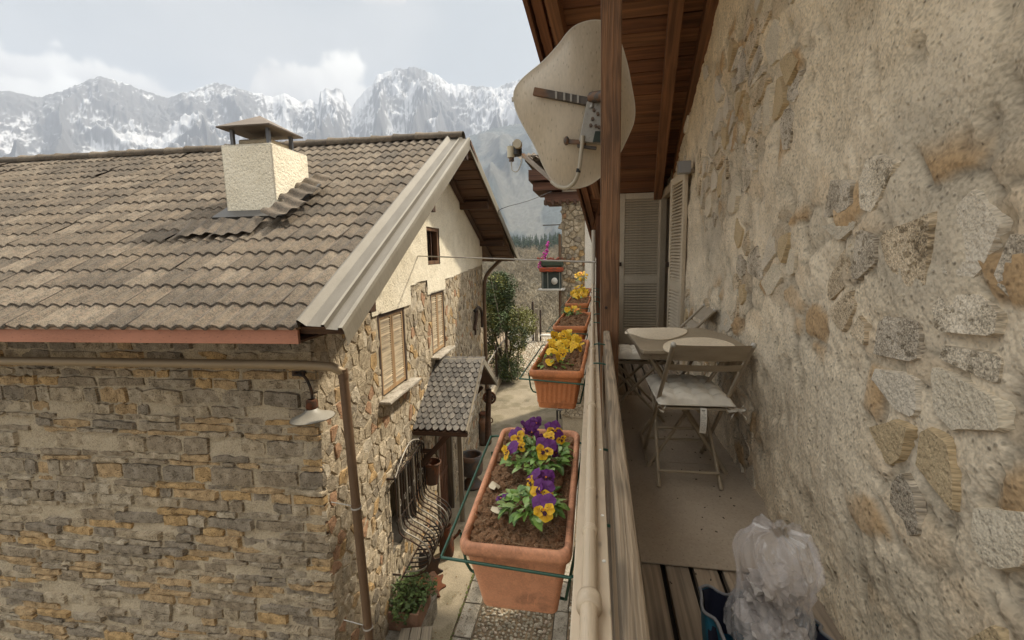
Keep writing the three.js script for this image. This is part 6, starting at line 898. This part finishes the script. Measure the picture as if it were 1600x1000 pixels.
const P5 = { upL: petalGeo(0.0145, 0.0155, -0.0095, 0.0135, -0.003, -0.05, 1), upR: petalGeo(0.0145, 0.0155, 0.0095, 0.0130, -0.0022, -0.05, 2), sL: petalGeo(0.0115, 0.0105, -0.0110, -0.0025, 0, 0.05, 3), sR: petalGeo(0.0115, 0.0105, 0.0110, -0.0025, 0.0006, 0.05, 4), low: petalGeo(0.0135, 0.0130, 0, -0.0125, 0.0014, -0.04, 5), eyeL: petalGeo(0.0045, 0.0036, -0.0075, -0.0015, 0.0012, 0.05, 6), eyeR: petalGeo(0.0045, 0.0036, 0.0075, -0.0015, 0.0018, 0.05, 7), eyeB: petalGeo(0.0048, 0.0048, 0, -0.0085, 0.0027, -0.03, 8), cen: petalGeo(0.0022, 0.0022, 0, -0.001, 0.0034, 0, 9) };
const leafGeo = (len, wid, curl) => grid(4, 7, (u, v) => { const w = wid * Math.pow(Math.sin(Math.PI * Math.pow(clamp(v * 0.96 + 0.02), 1.35)), 0.85), x = (u - 0.5) * 2 * w; return [x, curl * len * v * v * -1 + Math.abs(u - 0.5) * w * 0.5, v * len, u, v]; });
const LG = [leafGeo(0.026, 0.0065, 0.3), leafGeo(0.021, 0.0065, 0.1), leafGeo(0.030, 0.0075, 0.5), leafGeo(0.018, 0.0075, 0.2)];
const flowerAll = (petal, eyeOn) => { const col = (g, c) => { g = plain(g.clone()); const o = g.attributes.color.array, a = new Float32Array(o.length); for (let i = 0; i < a.length; i++) a[i] = o[i] * c[i % 3]; g.setAttribute('color', new THREE.BufferAttribute(a, 3)); return g; }; const o = [['upL', 0.93], ['upR', 1], ['sL', 0.97], ['sR', 1], ['low', 1]].map(([k, f]) => col(P5[k], petal.map((v) => v * f))); if (eyeOn) for (const k of ['eyeL', 'eyeR', 'eyeB']) o.push(col(P5[k], [0.06, 0.01, 0.01])); o.push(col(P5.cen, [0.8, 0.4, 0.02])); return join(o); };
const mFlowerAll = new THREE.MeshPhysicalMaterial({ vertexColors: true, roughness: 0.6, side: THREE.DoubleSide }), FY = [flowerAll([0.88, 0.56, 0.012], false), flowerAll([0.84, 0.50, 0.01], true), flowerAll([0.90, 0.62, 0.03], false)], FO = [flowerAll([0.80, 0.32, 0.012], true)];
function leaves(o, r, n, rx, rz, hgt, parentY, single = true, sc = 1) {
  const merged = [];
  for (let i = 0; i < n; i++) {
    const a = r() * 6.28, q = Math.sqrt(r()), x = Math.cos(a) * rx * q, z = Math.sin(a) * rz * q, y = parentY + hgt * (1 - q * 0.75) * ru(0.25, 1, r), g = LG[Math.floor(r() * 4)], e = new THREE.Euler(ru(-0.9, 0.35, r), Math.atan2(x, z) + ru(-0.9, 0.9, r), ru(-0.5, 0.5, r), 'YXZ'), s = ru(0.6, 1.1, r) * sc, mm = mLeaf[Math.floor(r() * 4)];
    if (single) { const m = part('leaf', g, mm, o); m.position.set(x, y, z); m.rotation.copy(e); m.scale.setScalar(s); }
    else { const k = plain(g.clone()); k.applyMatrix4(new THREE.Matrix4().compose(V(x, y, z), new THREE.Quaternion().setFromEuler(e), V(s, s, s))); merged.push(k); }
  }
  if (merged.length) part('leaves', merged, mLeaf[1], o, { kind: 'stuff' });
}
// ---- box 1, plain, nearest
const B1 = planter('plain clay flower box nearest the eye, tilted towards it', 0.222, 0.455, 0.185, false, mClay1, [-0.158, 4.778, -1.013], Math.atan(0.066 / 0.44), 0.005);
{ const a = B1; soilFill(a, 0.222, 0.455, 11, 2600); holder('green wire holder round the nearest clay flower box', a, 0.222, 0.455, 0.185);
  for (const [x, z, l, w] of [[0.055, -0.02, 0.10, 0.05], [0.06, -0.10, 0.08, 0.035]]) { const g = new THREE.IcosahedronGeometry(1, 3), p = g.attributes.position; for (let i = 0; i < p.count; i++) { const f = 0.8 + 0.5 * fbm(p.getX(i) * 2 + 4, p.getY(i) * 2 + p.getZ(i), 3, 4); p.setXYZ(i, p.getX(i) * f * w / 2, p.getY(i) * f * 0.016, p.getZ(i) * f * l / 2); } g.computeVertexNormals(); g.translate(x, -0.012, z); part('root_clump', g, mSoil, a); }
  for (const [x, z, t] of [[-0.075, 0.045, 0.4], [-0.045, 0.125, 1.2]]) { const g = grid(5, 6, (u, v) => [(u - 0.5) * 0.026 * Math.sin(Math.PI * (0.15 + v * 0.75)), 0.006 * Math.sin(u * 3.1), (v - 0.5) * 0.042]); g.rotateY(t); g.rotateX(-0.3); g.translate(x, 0.0, z); part('dead_leaf', g, new THREE.MeshStandardMaterial({ color: lin(0.62, 0.52, 0.36), roughness: 0.8, side: THREE.DoubleSide }), a); }
}
function pansyPlant(label, base, list, nLeaf, rx, rz, seed) {
  const o = thing('pansy', label, 'pansy', base), r = rng(seed);
  leaves(o, r, nLeaf, rx, rz, 0.040, 0.004);
  for (const [px, py, h, yaw, pitch, roll, kind, sc = 1] of list) {
    const p = onPlane(px, py, 'y', base[1] + h), f = new THREE.Group(); f.name = 'flower'; f.position.set(p.x - base[0], h, p.z - base[2]); f.rotation.set(pitch, yaw, roll, 'YXZ'); f.scale.setScalar(sc * 0.86); o.add(f);
    const up = kind === 'y' ? mYellow : mPurple, dn = kind === 'p' ? mPurple : mYellow, pt = part; f.rotation.y += ru(-0.35, 0.35, r); f.rotation.z += ru(-0.3, 0.3, r);
    const fold = ru(-0.9, 0.1, r); for (const [n, g, m, k] of [['upper_petal', P5.upL, up, fold], ['upper_petal', P5.upR, up, fold * 0.8], ['side_petal', P5.sL, dn, 0], ['side_petal', P5.sR, dn, 0], ['lower_petal', P5.low, dn, ru(-0.1, 0.5, r)]]) { const q = part(n, g, m, f); q.rotation.set(k, n === 'side_petal' ? ru(-0.45, 0.45, r) : 0, ru(-0.12, 0.12, r)); q.scale.set(ru(0.85, 1.15, r), ru(0.85, 1.2, r), 1); } part('blotch', P5.eyeL, mEye, f); part('blotch', P5.eyeR, mEye, f); part('blotch', P5.eyeB, mEye, f); part('centre', P5.cen, mOrange, f);
    const d = V(0, 0, -0.006).applyEuler(f.rotation).add(f.position); part('stem', tube([d, d.clone().lerp(V(0, 0, 0), 0.4).add(V(0, 0.006, 0)), V((p.x - base[0]) * 0.25, 0, (p.z - base[2]) * 0.25)], 0.0011, 10, 5), mLeaf[1], o);
  }
  return o;
}
{
  const y1 = 4.795, b1 = onPlane(838, 716, 'y', y1), y2 = 4.77, b2 = onPlane(832, 795, 'y', y2);
  pansyPlant('purple and yellow pansies at the far end of the nearest flower box', [b1.x, y1, b1.z], [[808, 681, 0.055, -0.35, -0.45, 0.5, 'm', 0.9], [793, 704, 0.035, -0.9, -0.2, 0.2, 'm', 1.1], [831, 674, 0.062, -0.1, 0.15, 0.25, 'p', 1.0], [838, 660, 0.062, 0.4, -0.1, 0.1, 'p', 0.8], [867, 672, 0.055, 0.25, -0.35, -0.1, 'm', 1.05], [850, 702, 0.050, 0.05, -0.55, -0.15, 'm', 1.15], [800, 690, 0.03, -0.8, 0.3, 0.5, 'p', 0.8], [868, 707, 0.035, 1.0, -0.2, -0.5, 'p', 0.7], [820, 668, 0.05, -0.6, 0.4, 0.5, 'p', 0.9], [846, 690, 0.05, 0.7, 0.35, -0.3, 'p', 0.85], [858, 684, 0.05, -0.3, -0.7, 0.2, 'y', 0.75], [812, 697, 0.04, 0.3, -0.9, 0.2, 'y', 0.7], [876, 685, 0.045, 0.9, -0.3, 0.1, 'm', 0.8]], 260, 0.07, 0.10, 501);
  pansyPlant('purple and yellow pansies in the middle of the nearest flower box', [b2.x, y2, b2.z], [[846, 768, 0.058, 0.1, -0.5, -0.1, 'm', 1.1], [850, 795, 0.048, 0.15, -0.42, -0.05, 'm', 1.1], [829, 750, 0.045, -0.5, -0.3, 0.3, 'm', 1.1], [853, 745, 0.05, 0.5, -0.6, -0.5, 'p', 1.15], [838, 772, 0.05, -0.7, 0.2, 0.6, 'p', 1.0], [858, 776, 0.045, 0.8, -0.4, -0.2, 'y', 0.9], [783, 778, 0.018, -0.6, -0.9, 0.2, 'p', 0.7]], 190, 0.055, 0.05, 502);
}
// ---- the ribbed boxes beyond
const boxesGroup = 'ribbed clay flower boxes along the railing';
const spec = [
  ['ribbed clay flower box second from the eye, full of yellow pansies', 'green wire holder round the second flower box', -1.66, -2.31, -0.145, -0.155],
  ['clay flower box third from the eye, sparsely planted', 'green wire holder round the third flower box', -2.72, -3.40, -0.152, -0.17],
  ['clay flower box fourth from the eye, thick with yellow flowers', 'green wire holder round the fourth flower box', -3.98, -4.66, -0.175, -0.185],
  ['clay flower box farthest along the railing', 'green wire holder round the farthest flower box', -5.05, -5.72, -0.19, -0.20],
];
const boxes = spec.map(([lab, hl, z0, z1, xa, xb], i) => { const L = z0 - z1, W = 0.205, o = planter(lab, W, L, 0.155, true, mClay2, [(xa + xb) / 2, 4.868, (z0 + z1) / 2], 0, Math.atan((xa - xb) / -L) * -1 * -1, boxesGroup); soilFill(o, W, L, 20 + i * 7, i < 2 ? 700 : 200); holder(hl, o, W, L, 0.155, 'green wire holders along the railing'); return o; });
function yellowPlant(label, y, pts, seed, geos, leafN, sc = 1, spread = [0.06, 0.12]) {
  const c = pts.reduce((s, p) => [s[0] + p[0] / pts.length, s[1] + p[1] / pts.length], [0, 0]), b = onPlane(c[0], c[1] + 8, 'y', y), o = thing('yellow_pansy', label, 'pansy', [b.x, y, b.z]), r = rng(seed);
  leaves(o, r, leafN, spread[0], spread[1], 0.055, 0.002, false, 1.15); const bd = []; for (let i = 0; i < 7; i++) { const g = new THREE.SphereGeometry(0.0035, 7, 6); g.scale(1, 1.9, 1); g.rotateZ(ru(-0.6, 0.6, r)); g.translate(ru(-1, 1, r) * spread[0], ru(0.03, 0.065, r), ru(-1, 1, r) * spread[1]); bd.push(g); } part('buds', bd, mLeaf[1], o, { kind: 'stuff' });
  pts.forEach(([px, py, h = 0.05], i) => { const p = onPlane(px, py, 'y', y + h), m = part('flower', geos[i % geos.length], mFlowerAll, o); m.position.set(p.x - b.x, h, p.z - b.z); m.rotation.set(ru(-1.2, 0.1, r), ru(-1.2, 1.2, r), ru(-0.5, 0.5, r), 'YXZ'); m.scale.setScalar(sc * ru(0.6, 0.85, r)); if (i % 2 === 0) part('stem', rod([p.x - b.x, h - 0.004, p.z - b.z - 0.004], [(p.x - b.x) * 0.4, 0, (p.z - b.z) * 0.4], 0.0013, 4), mLeaf[2], o); });
}
{
  const y = 4.852, j = (list, h0, h1, s) => { const r = rng(s); return list.map(([a, b]) => [a, b, ru(h0, h1, r)]); };
  yellowPlant('dense bright yellow pansies in the second flower box', y, j([[884, 520], [866, 525], [874, 527], [898, 527], [861, 532], [870, 536], [881, 534], [890, 530], [902, 533], [907, 538], [862, 542], [876, 544], [896, 540], [888, 541], [858, 549], [868, 551], [879, 552], [872, 559], [866, 549], [904, 530], [876, 521], [893, 546], [880, 524], [890, 524], [885, 538], [870, 541], [899, 534], [883, 547], [874, 532], [893, 534], [862, 537], [905, 543], [888, 518]], 0.045, 0.085, 5), 601, FY, 150, 0.95, [0.055, 0.13]);
  yellowPlant('single low yellow pansy at the front left of the second flower box', y, j([[859, 566], [875, 562]], 0.02, 0.03, 6), 602, FY, 30, 0.95, [0.06, 0.04]);
  yellowPlant('small yellow and orange flowers in the third flower box', y, j([[893, 482], [886, 484], [898, 480], [900, 484]], 0.05, 0.08, 7), 603, [FO[0], FY[0], FY[2]], 130, 1.05, [0.06, 0.13]);
  const ring = (cx, cy, w, h, n, s) => { const r = rng(s), o = []; for (let i = 0; i < n; i++) { const a = r() * 6.28, q = Math.sqrt(r()); o.push([cx + Math.cos(a) * w * q, cy + Math.sin(a) * h * q, ru(0.03, 0.08, r)]); } return o; };
  yellowPlant('solid mound of yellow flowers in the fourth flower box', y, ring(905, 456, 15, 9, 46, 8), 604, FY, 90, 1.05, [0.07, 0.2]);
  yellowPlant('yellow and orange flowers in the farthest flower box', y, ring(909, 431, 10, 7, 30, 9), 605, [FY[0], FY[1], FO[0]], 80, 1.15, [0.07, 0.2]);
}
renderer.render(scene, camera);
